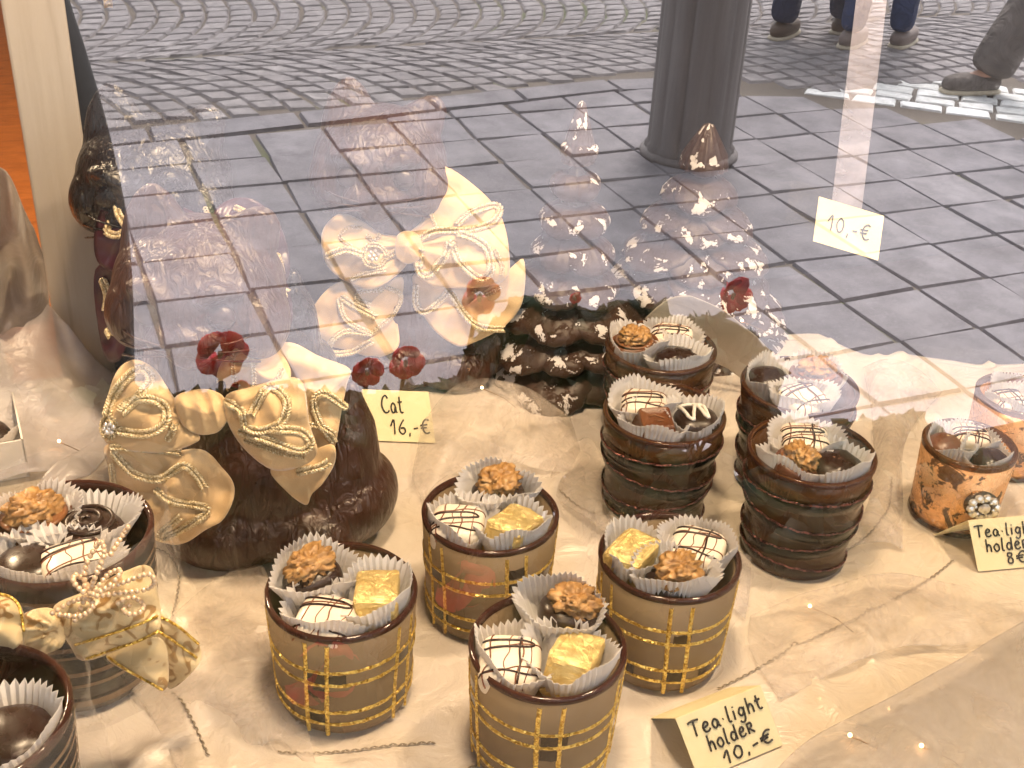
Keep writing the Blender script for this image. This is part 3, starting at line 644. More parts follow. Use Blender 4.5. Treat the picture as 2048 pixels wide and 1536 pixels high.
def choc(kind, label, px, py, z, rot=0.0, tilt=(0, 0), s=1.0, hold=None):
    s *= {'square': .88, 'gold': 1.12}.get(kind, 1.10); hc = {'gold': .021, 'square': .020}.get(kind, .017) * s
    p = at(px, py, z); loc = Vector((p.x, p.y, z - hc))
    if hold:
        b, rt, h = hold; d = Vector((loc.x - b.x, loc.y - b.y, 0)); lim = rt - (.0225 if kind == 'square' else .0165) * s
        if d.length > lim: d = d.normalized() * lim; loc.x, loc.y = b.x + d.x, b.y + d.y
    nm = {'walnut': 'walnut_chocolate', 'walnut_milk': 'walnut_chocolate', 'white': 'white_chocolate', 'gold': 'foil_chocolate', 'swirl': 'dark_chocolate', 'square': 'milk_chocolate', 'letter': 'dark_chocolate', 'bumpy': 'dark_chocolate', 'fluted': 'dark_chocolate', 'nuts': 'nut_chocolate', 'round': 'dark_chocolate'}[kind]
    t = thing(nm, label, 'chocolate', loc, rot); t.rotation_euler = (tilt[0], tilt[1], rot); sd_ = int(px + py)
    if kind == 'walnut':
        MB().sph((0, 0, .0075 * s), (.0145 * s, .0125 * s, .0085 * s), nu=28, nv=16, e=.8).build('body', DARK, t)
        walnut_mesh((.001, 0, .0165 * s), s * 1.02, .3, sd_, .1).build('walnut_half', WALNUT, t)
    elif kind == 'walnut_milk':
        MB().lathe([(0, 0), (.0125 * s, 0), (.0150 * s, .004), (.0155 * s, .013), (.0150 * s, .0150), (.0137 * s, .0152), (.0132 * s, .0138), (0, .0140)], 40, lambda r, z_, a, j: (r * (1 + .12 * math.cos(2 * a)), z_)).build('shell', MILK, t)
        MB().sph((0, 0, .0140 * s), (.0134 * s, .0125 * s, .0012), nu=30, nv=6).build('caramel_top', CARAMEL, t)
        walnut_mesh((0, 0, .0172 * s), s * .95, .5, sd_).build('walnut_half', WALNUT, t)
    elif kind == 'white':
        a = .0142 * s; c_ = .0088 * s; e = .52; MB().sph((0, 0, c_), (a, a * .96, c_), nu=36, nv=22, e=e).build('body', WHITEC, t); top = superz(a, a * .96, c_, e); rn = random.Random(sd_); d1 = MB(); d2 = MB()
        for i in range(4):
            x0 = (-.62 + .42 * i + rn.uniform(-.1, .1)) * a
            mm = curve_on(top, [(x0 + rn.uniform(-.1, .1) * a + y * .12, y) for y in [a * q for q in (-.97, -.6, -.2, .2, .6, .97)]], .00030 if i % 2 else .00045); d2.add(mm.v, mm.f)
        for i in range(2):
            y0 = (-.35 + .75 * i + rn.uniform(-.12, .12)) * a
            mm = curve_on(top, [(x_, y0 + x_ * .18 + rn.uniform(-.04, .04) * a) for x_ in [a * q for q in (-.97, -.6, -.2, .2, .6, .97)]], .00045); d2.add(mm.v, mm.f)
        lp = [(-.95, -.35), (-.3, -.1), (.45, .02), (.75, .16), (.45, .30), (-.3, .22), (-.95, .12)] if sd_ % 2 else [(-.95, .2), (-.2, .34), (.6, .40), (.7, .55), (.2, .62), (-.9, .55)]
        mm = curve_on(top, [(a * x_, a * y_) for x_, y_ in lp], .00062, 8, .0003); d1.add(mm.v, mm.f)
        mm = curve_on(top, [(a * x_, a * y_) for x_, y_ in [(-.95, -.62), (-.2, -.5), (.5, -.6), (.95, -.55)]], .00055, 8, .0003); d1.add(mm.v, mm.f)
        if sd_ % 3: mm = curve_on(top, [(a * x_, a * y_) for x_, y_ in [(.35, .95), (.28, .3), (.32, -.3), (.25, -.95)]], .00055, 8, .0003); d1.add(mm.v, mm.f)
        d1.build('dark_drizzle', DRIZ, t); d2.build('milk_drizzle', DRIZM, t)
    elif kind == 'gold':
        def fn(q):
            p_ = Vector((q.x * 1.8 + sd_, q.y * 1.8, q.z * 1.8)); return 1 + .05 * noise.noise(p_) - .05 * abs(noise.noise(p_ * 2.6)) - .035 * abs(noise.noise(p_ * 6))
        MB().sph((0, 0, .0108 * s), (.0142 * s, .0105 * s, .0112 * s), nu=56, nv=40, e=.20, fn=fn).build('foil_wrapper', FOIL, t, False)
        for sx in (-1, 1):
            mb = MB(); mb.add([(sx * .0138 * s, -.009 * s, .0165 * s), (sx * .0138 * s, .009 * s, .0165 * s), (sx * .0158 * s, .002 * s, .004 * s), (sx * .0158 * s, -.002 * s, .004 * s)], [(0, 1, 2, 3)])
            solid(mb.build('foil_fold', FOIL, t, False), .0004)
    elif kind == 'swirl':
        MB().sph((0, 0, .007 * s), (.0145 * s, .0145 * s, .008 * s), nu=32, nv=16, e=.8).build('body', DARK, t); top = superz(.0145 * s, .0145 * s, .0075 * s, .8)
        mm = MB()
        pts = [(.0012 + .0115 * s * i / 60) for i in range(61)]; mm.tube([(r_ * math.cos(i * .24), r_ * math.sin(i * .24), top(r_ * math.cos(i * .24), r_ * math.sin(i * .24)) + .0006) for i, r_ in enumerate(pts)], .0013, 8); mm.build('piped_swirl', DARK, t)
    elif kind == 'square':
        n = 60; rings = [(.0150, 0), (.0145, .004), (.0118, .0168), (.0112, .0186), (.0104, .0186), (.0098, .0176), (0, .0178)]
        def sq_(r, z_, a, j):
            m_ = max(abs(math.cos(a)), abs(math.sin(a))); rr = r / m_; rid = .00055 * math.cos(a * 44) if .001 < z_ < .0165 else 0
            return (min(rr, r * 1.33) + (rid if r > .011 else 0), z_)
        MB().lathe([(r * s, z_ * s) for r, z_ in rings], 176, sq_).build('body', MILK, t)
        mb = MB(); mb.tube([(-.004, .001, .0182 * s), (-.001, .0024, .0184 * s), (.002, .0006, .0184 * s), (.005, -.0012, .0182 * s)], .0005, 5); mb.tube([(-.001, -.003, .0182 * s), (.004, -.0035, .0182 * s)], .0005, 5); mb.build('embossed_line', CARAMEL, t)
    elif kind == 'letter':
        MB().sph((0, 0, .008 * s), (.0135 * s, .0135 * s, .0088 * s), nu=32, nv=18, e=.72).build('body', DARK, t); top = superz(.0135 * s, .0135 * s, .0084 * s, .72)
        mm = MB(); pts = [(-.010, .0095), (-.006, -.006), (-.0035, -.0085), (-.0028, -.003), (-.0005, .0075), (.001, .0085), (.004, -.004), (.0058, -.0062), (.0055, .000), (.0045, .0085), (-.002, .0102), (-.0095, .0100)]
        mm = MB()
        for a_, b_1 in zip(pts[:-1], pts[1:]):
            sg = [(a_[0] + (b_1[0] - a_[0]) * i / 6, a_[1] + (b_1[1] - a_[1]) * i / 6) for i in range(7)]; mm.tube([(x_ * s, y_ * s, top(x_ * s, y_ * s) + .0007) for x_, y_ in sg], .0012, 8)
        mm.build('white_icing', PIPE, t)
    elif kind == 'bumpy':
        MB().sph((0, 0, .008 * s), (.0148 * s, .0128 * s, .0095 * s), nu=30, nv=18, e=.85, fn=lambda q: 1 + .07 * noise.noise(q * 3)).build('body', DARK, t); mb = MB(); rn = random.Random(sd_)
        for i in range(60):
            a = rn.uniform(0, 2 * PI); r_ = rn.random() ** .5 * .0115; mb.sph((r_ * math.cos(a), r_ * math.sin(a) * .85, .0170 * s - r_ * r_ * 55), rn.uniform(.0008, .0013), nu=7, nv=5)
        mb.build('chocolate_sprinkles', MILK, t)
    elif kind == 'fluted':
        MB().sph((0, 0, .008 * s), (.0155 * s, .0120 * s, .0095 * s), nu=48, nv=24, fn=lambda q: 1 + .05 * math.sin(q.x * 16 + 3 * noise.noise(q * 3)) + .06 * noise.noise(q * 4)).build('body', DARK, t)
    elif kind == 'nuts':
        MB().sph((0, 0, .008 * s), (.0140 * s, .0125 * s, .0090 * s), nu=30, nv=18, e=.85).build('body', MILK, t); mb = MB(); rn = random.Random(sd_)
        for i in range(46):
            a = rn.uniform(-1.6, .6); r_ = rn.uniform(.003, .0125); x_, y_ = r_ * math.cos(a), r_ * math.sin(a) * .85
            mb.sph((x_, y_, .0168 * s - r_ * r_ * 52), (rn.uniform(.0007, .0015), rn.uniform(.0007, .0015), .0008), Matrix.Rotation(rn.uniform(0, 3), 3, 'Z'), 6, 4)
        mb.build('chopped_nuts', NUTS, t, False)
    else:
        MB().sph((0, 0, .008 * s), (.0140 * s, .0140 * s, .0092 * s), nu=32, nv=18, e=.8, fn=lambda q: 1 + .03 * noise.noise(q * 2.5)).build('body', DARK, t)
    return t
def paper(label, px, py, z, hold=None, r1=.0240, r0=.0150, h=.0235, seed=0, lean=(0, 0)):
    p = at(px, py, z); N = 40; sg = N * 4; b = Vector((p.x, p.y, z - h))
    if hold:
        hb, rt, hh = hold; d = Vector((b.x - hb.x, b.y - hb.y, 0)); lim = rt - .0185
        if d.length > lim: d = d.normalized() * lim; b.x, b.y = hb.x + d.x, hb.y + d.y
    t = thing('paper_cup', label, 'paper candy cup', b, 0, 'white fluted paper cups'); rn = random.Random(seed + px)
    o1, o2 = rn.uniform(0, 9), rn.uniform(.05, .10); rings = [(0, 0), (.5, 0), (1, .0)] + [(1, k_ / 7) for k_ in range(1, 8)]
    vs = []; fs = []
    for j, (c_, v) in enumerate(rings):
        for i in range(sg):
            a = 2 * PI * i / sg; tri = abs(((i / 4.0) % 1) * 2 - 1) * 2 - 1
            r = (r0 + (r1 - r0) * v ** 1.25) * c_ * (1 + .055 * tri * v) * (1 + o2 * math.sin(2 * a + o1) * v + .035 * math.sin(3 * a + o1 * 2) * v)
            z_ = h * v * (1 + .10 * math.sin(2 * a + o1 * 3) + .05 * math.sin(5 * a + o1)) + (.0007 * tri if v == 1 else 0)
            x_, y_ = r * math.cos(a) + lean[0] * v, r * math.sin(a) + lean[1] * v
            if hold:
                X, Y = b.x + x_ - hold[0].x, b.y + y_ - hold[0].y; q = math.hypot(X, Y); L = hold[1] - .0035 - .0006 * (1 - tri)
                if q > L:
                    ex = (q - L); L += .0012 * max(0, min(1, (b.z + z_ - hold[0].z - hold[2]) / .004)); X, Y = X / q * L, Y / q * L; x_, y_ = X + hold[0].x - b.x, Y + hold[0].y - b.y; z_ += min(ex * .6, .004)
            vs.append((x_, y_, z_))
    n = len(rings)
    for j in range(n - 1):
        for i in range(sg): fs.append((j * sg + i, j * sg + (i + 1) % sg, (j + 1) * sg + (i + 1) % sg, (j + 1) * sg + i))
    m_ = MB().add(vs, fs).build('pleated_wall', PAPER, t, False); solid(m_, .00025); return t

CHWORD = {'walnut': 'dark chocolate topped with a walnut half', 'walnut_milk': 'milk chocolate shell with walnut on caramel', 'white': 'white chocolate square with brown drizzle lines', 'gold': 'chocolate wrapped in gold foil', 'swirl': 'dark chocolate with a piped swirl', 'square': 'milk chocolate square with ridged sides', 'letter': 'dark chocolate with a white icing squiggle', 'bumpy': 'dark chocolate covered in small sprinkles', 'fluted': 'wrinkled oval dark chocolate', 'nuts': 'milk chocolate with chopped nuts on one side', 'round': 'smooth round dark chocolate'}
CHSHORT = {'walnut': 'walnut chocolate', 'walnut_milk': 'walnut chocolate', 'white': 'drizzled white chocolate', 'gold': 'gold foil chocolate', 'swirl': 'swirl chocolate', 'square': 'ridged milk square', 'letter': 'squiggle chocolate', 'bumpy': 'sprinkled chocolate', 'fluted': 'wrinkled chocolate', 'nuts': 'nut chocolate', 'round': 'smooth dark chocolate'}
def fill(hold, where, items):
    z0 = T + hold[2]
    for i, it in enumerate(items):
        kind, px, py = it[:3]; kw = it[3] if len(it) > 3 else {}
        dz = kw.get('dz', .002); extra = kw.get('extra', '')
        choc(kind, (CHWORD[kind] + extra + ' in ' + where), px, py, z0 + dz + .0035, kw.get('rot', 0), kw.get('tilt', (.0, .0)), kw.get('s', 1.0), hold)
        if kw.get('paper', True):
            qx, qy = kw.get('pp', (px, py)); paper('paper cup of the ' + CHSHORT[kind] + extra + ' in ' + where, qx, qy, z0 + dz + kw.get('pz', .001) + .0015, hold, seed=i * 31, r1=kw.get('r1', .0238), lean=kw.get('lean', (0, 0)))
R_ = math.radians
A_ = plaid_glass('tea_light_holder', 'gold plaid smoke glass holder nearest the cat, leftmost of the four', 683, 1175, .35)
B_ = plaid_glass('tea_light_holder', 'gold plaid smoke glass holder standing behind the other three', 981, 1020, .95)
C_ = plaid_glass('tea_light_holder', 'gold plaid smoke glass holder nearest the window, cut by the lower edge', 1096, 1285, .62)
D_ = plaid_glass('tea_light_holder', 'gold plaid smoke glass holder beside the tea-light 10 euro card', 1340, 1107, .72)
E_ = ribbed_glass('dark ribbed glass holder with a ridged milk square on top', 1329, 822, 2.2)
F_ = ribbed_glass('dark ribbed glass holder in front of a similar one, beside the copper glass', 1624, 898, 1.8)
G_ = ribbed_glass('dark ribbed glass holder next to the chocolate trees', 1322, 690, .8)
H_ = ribbed_glass('dark ribbed glass holder half veiled by the paving reflection', 1600, 768, 2.9)
I_ = copper_glass('mottled copper glass holder with an oval rhinestone brooch', 1941, 884, 0, R_(-104))
J_ = copper_glass('mottled copper glass holder behind the one with the brooch', 2042, 786, 1, None)
L_ = banded_glass('large banded brown glass holder wrapped with a beaded cream bow', 125, 1058, 0)
M_ = banded_glass('large banded brown glass holder cut by the lower left corner', -82, 1428, 1)
fill(A_, 'the leftmost plaid holder', [('walnut', 630, 1128, dict(rot=.25, tilt=(-.15, -.15), dz=.005, pp=(628, 1132))), ('white', 650, 1228, dict(rot=-.62, tilt=(.22, 0), dz=.000)), ('gold', 762, 1180, dict(rot=1.25, tilt=(0, .12), dz=.004))])
fill(B_, 'the rear plaid holder', [('walnut', 998, 958, dict(rot=.1, dz=.003)), ('white', 915, 1032, dict(rot=-.45, tilt=(.1, 0), dz=.0)), ('gold', 1028, 1045, dict(rot=.62, tilt=(.05, .15), dz=.003))])
fill(C_, 'the front plaid holder', [('walnut', 1135, 1195, dict(rot=-.35, tilt=(-.1, .25), dz=.007, pp=(1122, 1200), lean=(0, .002))), ('white', 1018, 1300, dict(rot=-.42, tilt=(.25, 0), dz=.001)), ('gold', 1142, 1300, dict(rot=.85, tilt=(.1, .15), dz=.004))])
fill(D_, 'the plaid holder by the 10 euro card', [('gold', 1262, 1092, dict(rot=.6, dz=.003)), ('white', 1398, 1078, dict(rot=-.75, tilt=(.12, 0), dz=.002)), ('walnut', 1352, 1146, dict(rot=.0, tilt=(.12, 0), dz=.004))])
fill(E_, 'the ribbed glass with the ridged square', [('white', 1290, 795, dict(rot=-.5, dz=.003, pp=(1288, 790))), ('letter', 1400, 825, dict(rot=-.35, dz=.003)), ('square', 1308, 838, dict(rot=-.30, tilt=(.12, -.05), dz=.006, pz=-.003))])
fill(F_, 'the ribbed glass beside the copper holder', [('white', 1612, 865, dict(rot=-.5, dz=.003)), ('walnut_milk', 1580, 918, dict(rot=.5, tilt=(.2, .2), dz=.002)), ('bumpy', 1692, 925, dict(rot=.3, dz=.002, s=1.1))])
fill(G_, 'the ribbed glass by the chocolate trees', [('white', 1350, 655, dict(rot=-.6, dz=-.001)), ('walnut_milk', 1270, 672, dict(rot=.2, dz=.003)), ('fluted', 1360, 705, dict(rot=-.2, tilt=(.15, 0), dz=.002, s=1.08))])
fill(H_, 'the veiled ribbed glass', [('walnut_milk', 1645, 728, dict(rot=-.4, dz=.001)), ('round', 1532, 740, dict(dz=0)), ('white', 1608, 790, dict(rot=.1, tilt=(.15, 0), dz=.003))])
fill(I_, 'the brooch holder', [('nuts', 1885, 872, dict(rot=.2, dz=-.003, s=.82, r1=.0185)), ('white', 1945, 858, dict(rot=-.6, dz=-.004, s=.8, r1=.0185)), ('round', 1985, 905, dict(dz=-.004, s=.8, r1=.0185))])
fill(J_, 'the copper holder behind the brooch', [('nuts', 2040, 752, dict(rot=.2, dz=-.003, s=.82, r1=.0185)), ('white', 1998, 806, dict(rot=-.2, dz=.0, s=.82, r1=.0185)), ('round', 2072, 806, dict(dz=0, s=.8, r1=.0185))])
fill(L_, 'the large bow-tied holder', [('walnut_milk', 52, 1010, dict(rot=.1, dz=-.001, s=1.2, r1=.0265)), ('swirl', 172, 1032, dict(rot=.5, dz=-.001, s=1.15, r1=.0265)), ('white', 148, 1112, dict(rot=.15, dz=-.002, s=1.1, r1=.0265)), ('round', 22, 1135, dict(dz=-.003, s=1.15, r1=.0265))])
fill(M_, 'the holder in the lower left corner', [('round', 12, 1452, dict(dz=-.002, s=1.25, r1=.026)), ('walnut', -150, 1400, dict(dz=0, s=1.1))])

# ------------------------------------------------------------------ satin panels, braids (bows)
KNOT = None
class Panel:
    """a soft cushion of ribbon: outline, own distance, bulge and thickness"""
    def __init__(s, outline, w0, gy=0.0, gx=0.0, bulge=.010, fold=.002, nf=3, c=None, ph=0.0):
        s.o = [Vector((p[0], p[1], 0)) for p in catmull([(x, y, 0) for x, y in outline], 6, True)]
        s.c = Vector((c[0], c[1], 0)) if c else sum(s.o, Vector()) / len(s.o); s.w0, s.gy, s.gx, s.b, s.f, s.nf, s.ph = w0, gy, gx, bulge, fold, nf, ph; s.k = KNOT; s.kc = 1.0; s.pl = (.06, .035, .0022)
    def wd(s, x, y):
        d = Vector((x, y, 0)) - s.c; a = math.atan2(d.y, d.x); best = None
        for p in s.o:
            q = p - s.c; da = abs((math.atan2(q.y, q.x) - a + PI) % (2 * PI) - PI)
            if best is None or da < best[0]: best = (da, q.length)
        return s.depth(x, y, min(1, d.length / max(best[1], 1)), a)
    def depth(s, x, y, rho, a): return s.w0 + s.gy * (y - s.c.y) + s.gx * (x - s.c.x) + s.b * (rho ** 2 - .5) + s.f * math.sin(a * s.nf + s.ph + rho * 2) * rho + .0022 * math.sin((x * .8 + y * .5) * .055 + s.ph * 3) * (.3 + rho) + .0012 * math.sin((x * .3 - y) * .11 + s.ph) + s.crease(x, y) + s.pl[2] * (abs(math.sin(x * s.pl[0] + y * s.pl[1] + s.ph + .6 * math.sin((x - y) * .02))) - .5)
    def pt(s, x, y, lift=0): return P(x, y, s.wd(x, y) - lift)
    def crease(s, x, y):
        if not s.k: return 0
        dx, dy = x - s.k[0], y - s.k[1]; d = math.hypot(dx, dy); a = math.atan2(dy, dx)
        return s.kc * .0042 * math.exp(-d / 150) * (abs(math.sin(a * 8 + s.ph)) - .5) * min(1, d / 40)
    def mesh(s, mb, rings=14):
        n = len(s.o); vs = [P(s.c.x, s.c.y, s.depth(s.c.x, s.c.y, 0, 0))]; fs = []
        for j in range(1, rings + 1):
            r = j / rings
            for p in s.o:
                q = s.c + (p - s.c) * r; d = p - s.c; vs.append(P(q.x, q.y, s.depth(q.x, q.y, r, math.atan2(d.y, d.x))))
        for i in range(n): fs.append((0, 1 + i, 1 + (i + 1) % n))
        for j in range(rings - 1):
            for i in range(n): fs.append((1 + j * n + i, 1 + (j + 1) * n + i, 1 + (j + 1) * n + (i + 1) % n, 1 + j * n + (i + 1) % n))
        mb.add(vs, fs); return mb
    def edge(s, mb, r=.00035): mb.tube([s.pt_edge(p) for p in s.o], r, 5, True)
    def pt_edge(s, p): d = p - s.c; return P(p.x, p.y, s.depth(p.x, p.y, 1, math.atan2(d.y, d.x)) - .0006)
def braid(mb, panel, pts, wd=.0027, closed=False):
    """two plaited strands sewn on the ribbon"""
    pl = [panel.pt(p.x, p.y, .0016) for p in catmull([(x, y, 0) for x, y in pts], 8, closed)]
    if closed: pl.append(pl[0])
    L = 0; step = .0017; acc = 0; out = []
    for a, b in zip(pl, pl[1:]):
        d = (b - a).length
        while acc < d: out.append((a.lerp(b, acc / d), (b - a).normalized())); acc += step
        acc -= d
    for i, (p, tn) in enumerate(out):
        to = (CAM - p).normalized(); sd_ = tn.cross(to).normalized(); up_ = sd_.cross(tn)
        for q in (-1, 1):
            ax = (tn * .75 + sd_ * q * .66).normalized(); ot = ax.cross(up_).normalized(); M = Matrix((ax, ot, up_)).transposed()
            mb.sph(p + sd_ * q * wd * .48, (wd * .78, wd * .36, wd * .40), M, 6, 4)
def bow(parent, label, panels, braids, m, beadm, jewel=None):
    mb = MB()
    for p in panels: p.mesh(mb)
    o = solid(mb.build('ribbon_bow', m, parent, True, True), .0009, 1); o['label'] = label
    def sub(name, mb, m):
        mi = Matrix(parent.matrix_basis).inverted(); mb.v = [mi @ v for v in mb.v]; c = mb.build(name, m, None); c.parent = o; return c
    bb = MB()
    for b in braids: braid(bb, panels[b[0]], b[1], *(b[2:] if len(b) > 2 else ()))
    sub('gold_braid', bb, beadm)
    if jewel:
        jb = MB(); pi, x, y = jewel
        for i in range(7): jb.sph(panels[pi].pt(x + (9 * math.cos(i) if i else 0), y + (9 * math.sin(i) if i else 0), .004), .0016, None, 7, 5)
        sub('glass_beads', jb, RHINE)
    return o
# ------------------------------------------------------------------ chocolate cats
def cat_body(t, m):
    mb = MB(); A_s = mb.sph
    A_s((-.030, 0, .176), (.051, .045, .042), None, 24, 16); ears = MB().tube([(-.050, 0, .190), (-.0515, 0, .206), (-.052, 0, .220), (-.052, .001, .232), (-.0515, .001, .2385)], [.027, .023, .018, .011, .003], 14).tube([(-.012, 0, .190), (-.002, 0, .202), (.006, 0, .213), (.012, .001, .222), (.014, .001, .2265)], [.024, .021, .016, .010, .003], 14); mb.add([(v.x, v.y * .45, v.z) for v in ears.v], ears.f)
    A_s((-.038, -.036, .160), (.017, .014, .0125)); A_s((-.020, -.037, .159), (.017, .014, .0125)); A_s((-.029, -.046, .166), (.007, .006, .005)); A_s((-.029, -.034, .148), (.014, .012, .009)); A_s((-.063, -.014, .165), (.020, .025, .024)); A_s((.008, -.014, .162), (.018, .025, .024))
    for s_1 in (-1, 1): mb.tube([(-.029 + s_1 * .008, -.043, .186), (-.029 + s_1 * .02, -.041, .192), (-.029 + s_1 * .033, -.033, .188)], [.004, .006, .003], 8)
    A_s((-.028, .002, .115), (.042, .038, .055), None, 20, 14); A_s((.0, .006, .050), (.058, .050, .055), None, 24, 16); A_s((-.010, -.006, .020), (.066, .046, .030), None, 24, 14)
    A_s((.052, .004, .026), (.036, .040, .030), Matrix.Rotation(-.5, 3, 'Y'), 24, 14); mb.tube([(.038, .002, .022), (.050, .002, .055), (.056, .002, .085), (.0585, .002, .114)], [.038, .028, .017, .0025], 14)
    A_s((-.020, -.034, .016), (.040, .022, .022)); A_s((.030, -.026, .016), (.036, .026, .022))
    o = mb.build('body', m, t); md = o.modifiers.new('one_body', 'REMESH'); md.mode = 'VOXEL'; md.voxel_size = .0022; md.use_smooth_shade = True
    sm = o.modifiers.new('soften', 'SMOOTH'); sm.factor = .5; sm.iterations = 6
    for x_ in (-.047, -.010): MB().sph((x_, -.0385, .1755), (.0105, .006, .0085), Matrix.Rotation(.25 if x_ < -.03 else -.25, 3, 'Z'), 18, 12).build('eye', DARK, t)
    wh = MB()
    for s_1 in (-1, 1):
        for k_ in range(3): wh.tube([(-.029 + s_1 * .010, -.050, .160 - .003 * k_), (-.029 + s_1 * .028, -.046, .163 - .006 * k_), (-.029 + s_1 * .040, -.034, .163 - .009 * k_)], .0007, 5)
    wh.build('whisker_ridges', m, t)
C1 = thing('chocolate_cat', 'milk chocolate cat with a gold satin bow behind the price card Cat', 'chocolate cat', (.105, .45, T), -YAW, 'chocolate cats'); cat_body(C1, CATM)
C2 = dup(C1, (.268, .632, T), -YAW, 'chocolate cat with a broad gold bow, standing farther back beside the chocolate trees'); C2.scale = (1.0,) * 3
C3 = dup(C1, (.102, .612, T), -YAW, 'dark chocolate cat with a burgundy bow half hidden behind the white post'); C3.scale = (1.05,) * 3
for ch in C3.children:
    ch.material_slots[0].link = 'OBJECT'; ch.material_slots[0].material = CATD
for c_ in (C1, C2, C3): FLAT.append((c_.location.x, c_.location.y, .085)); c_.matrix_basis  # the cats stand flat
def Pn(*a, **k): return Panel(*a, **k)
g1 = .00012
KNOT = (415, 830)
p1 = [Pn([(225, 760), (262, 720), (305, 735), (345, 790), (385, 850), (395, 882), (330, 905), (250, 900), (205, 870)], .690, .00006, bulge=0.0088, c=(298, 828)),
      Pn([(212, 890), (300, 903), (400, 900), (440, 930), (468, 978), (448, 1035), (408, 1062), (372, 1085), (335, 1088), (285, 1066), (245, 1000), (222, 950)], .712, g1, bulge=0.0055, nf=4, fold=.004, c=(330, 980)),
      Pn([(350, 795), (400, 778), (440, 788), (458, 828), (436, 864), (392, 868), (362, 845)], .686, .00005, bulge=0.0077, c=(418, 828)),
      Pn([(431, 737), (459, 675), (494, 643), (525, 648), (556, 695), (582, 745), (560, 795), (480, 805), (443, 785)], .704, .00004, bulge=0.0077, nf=5, fold=.004, c=(505, 735), ph=1),
      Pn([(447, 800), (510, 772), (599, 758), (619, 847), (634, 898), (615, 927), (545, 940), (474, 880)], .682, .00006, bulge=0.0110, c=(545, 850), nf=2),
      Pn([(556, 697), (588, 687), (638, 712), (699, 737), (694, 769), (683, 823), (671, 890), (655, 905), (625, 890), (590, 770)], .722, .00006, bulge=0.0055, c=(640, 800), ph=2),
      Pn([(541, 938), (600, 915), (662, 888), (671, 921), (648, 964), (624, 988), (611, 1010), (570, 980)], .712, g1, bulge=0.0033, c=(615, 945))]
p1[2].kc = .3; p1[2].pl = (.11, -.03, .0035); p1[1].pl = (.035, .02, .0045); p1[4].pl = (.045, -.015, .0035); p1[3].pl = (.05, .01, .0035); p1[0].pl = (.03, .04, .003)
bow(C1, 'gold satin bow with looped gold braid', p1,
    [(0, [(214, 832), (228, 790), (258, 752), (285, 738), (300, 760), (275, 795), (240, 828)], 0.0031), (0, [(238, 862), (290, 868), (327, 850), (332, 820), (308, 800), (270, 800), (243, 818)], 0.0031), (0, [(206, 858), (212, 838), (226, 842), (228, 864), (216, 876)], 0.0023, True), (0, [(335, 880), (345, 862), (350, 845)], 0.0023),
     (1, [(222, 882 + 12), (285, 893 + 5), (360, 905)], 0.0023), (1, [(226, 905), (268, 948), (320, 958), (365, 932), (392, 950), (410, 978)], 0.0028), (1, [(312, 980), (345, 1003), (410, 1015), (402, 1035), (345, 1068), (322, 1076), (325, 1062), (360, 1035)], 0.0027), (1, [(222, 930), (226, 960), (228, 990)], 0.0020),
     (3, [(470, 765), (466, 715), (490, 702), (506, 730), (508, 790)], 0.0017), (3, [(565, 738), (552, 760), (530, 775)], 0.0019), (4, [(452, 802), (482, 822), (492, 852), (520, 862), (562, 845), (574, 805), (552, 778), (530, 780), (502, 830)], 0.0028), (4, [(480, 862), (545, 884), (600, 902), (622, 885), (598, 862), (545, 860)], 0.0028), (4, [(490, 880), (560, 906), (612, 915)], 0.0017),
     (5, [(692, 815), (650, 788), (628, 800), (638, 842), (668, 885)], 0.0027), (5, [(610, 850), (640, 852), (668, 868)], 0.0023), (6, [(596, 944), (640, 934), (660, 922)], 0.0028)], SATIN, BRAID, (0, 218, 857))
KNOT = (815, 492)
p2 = [Pn([(643, 492), (648, 455), (680, 427), (722, 440), (762, 466), (812, 475), (828, 500), (800, 545), (745, 578), (690, 562), (655, 532)], 0.900, .00006, bulge=0.0088, c=(728, 505)),
      Pn([(812, 472), (845, 440), (850, 398), (882, 333), (950, 372), (1000, 428), (1018, 500), (1012, 558), (950, 576), (862, 572), (830, 540), (822, 500)], 0.896, .00005, bulge=0.0099, c=(920, 480), ph=1),
      Pn([(682, 562), (750, 574), (806, 556), (796, 640), (795, 695), (750, 716), (700, 702), (650, 690), (612, 672), (628, 612)], 0.926, g1, bulge=0.0044, nf=4, c=(712, 634)),
      Pn([(828, 548), (900, 578), (1000, 558), (1046, 518), (1046, 600), (1012, 650), (955, 682), (915, 692), (868, 660), (838, 610)], 0.924, g1, bulge=0.0044, nf=4, c=(932, 612)),
      Pn([(795, 470), (822, 462), (845, 480), (842, 515), (815, 528), (792, 512)], 0.890, bulge=0.0066)]
p2[4].kc = .3
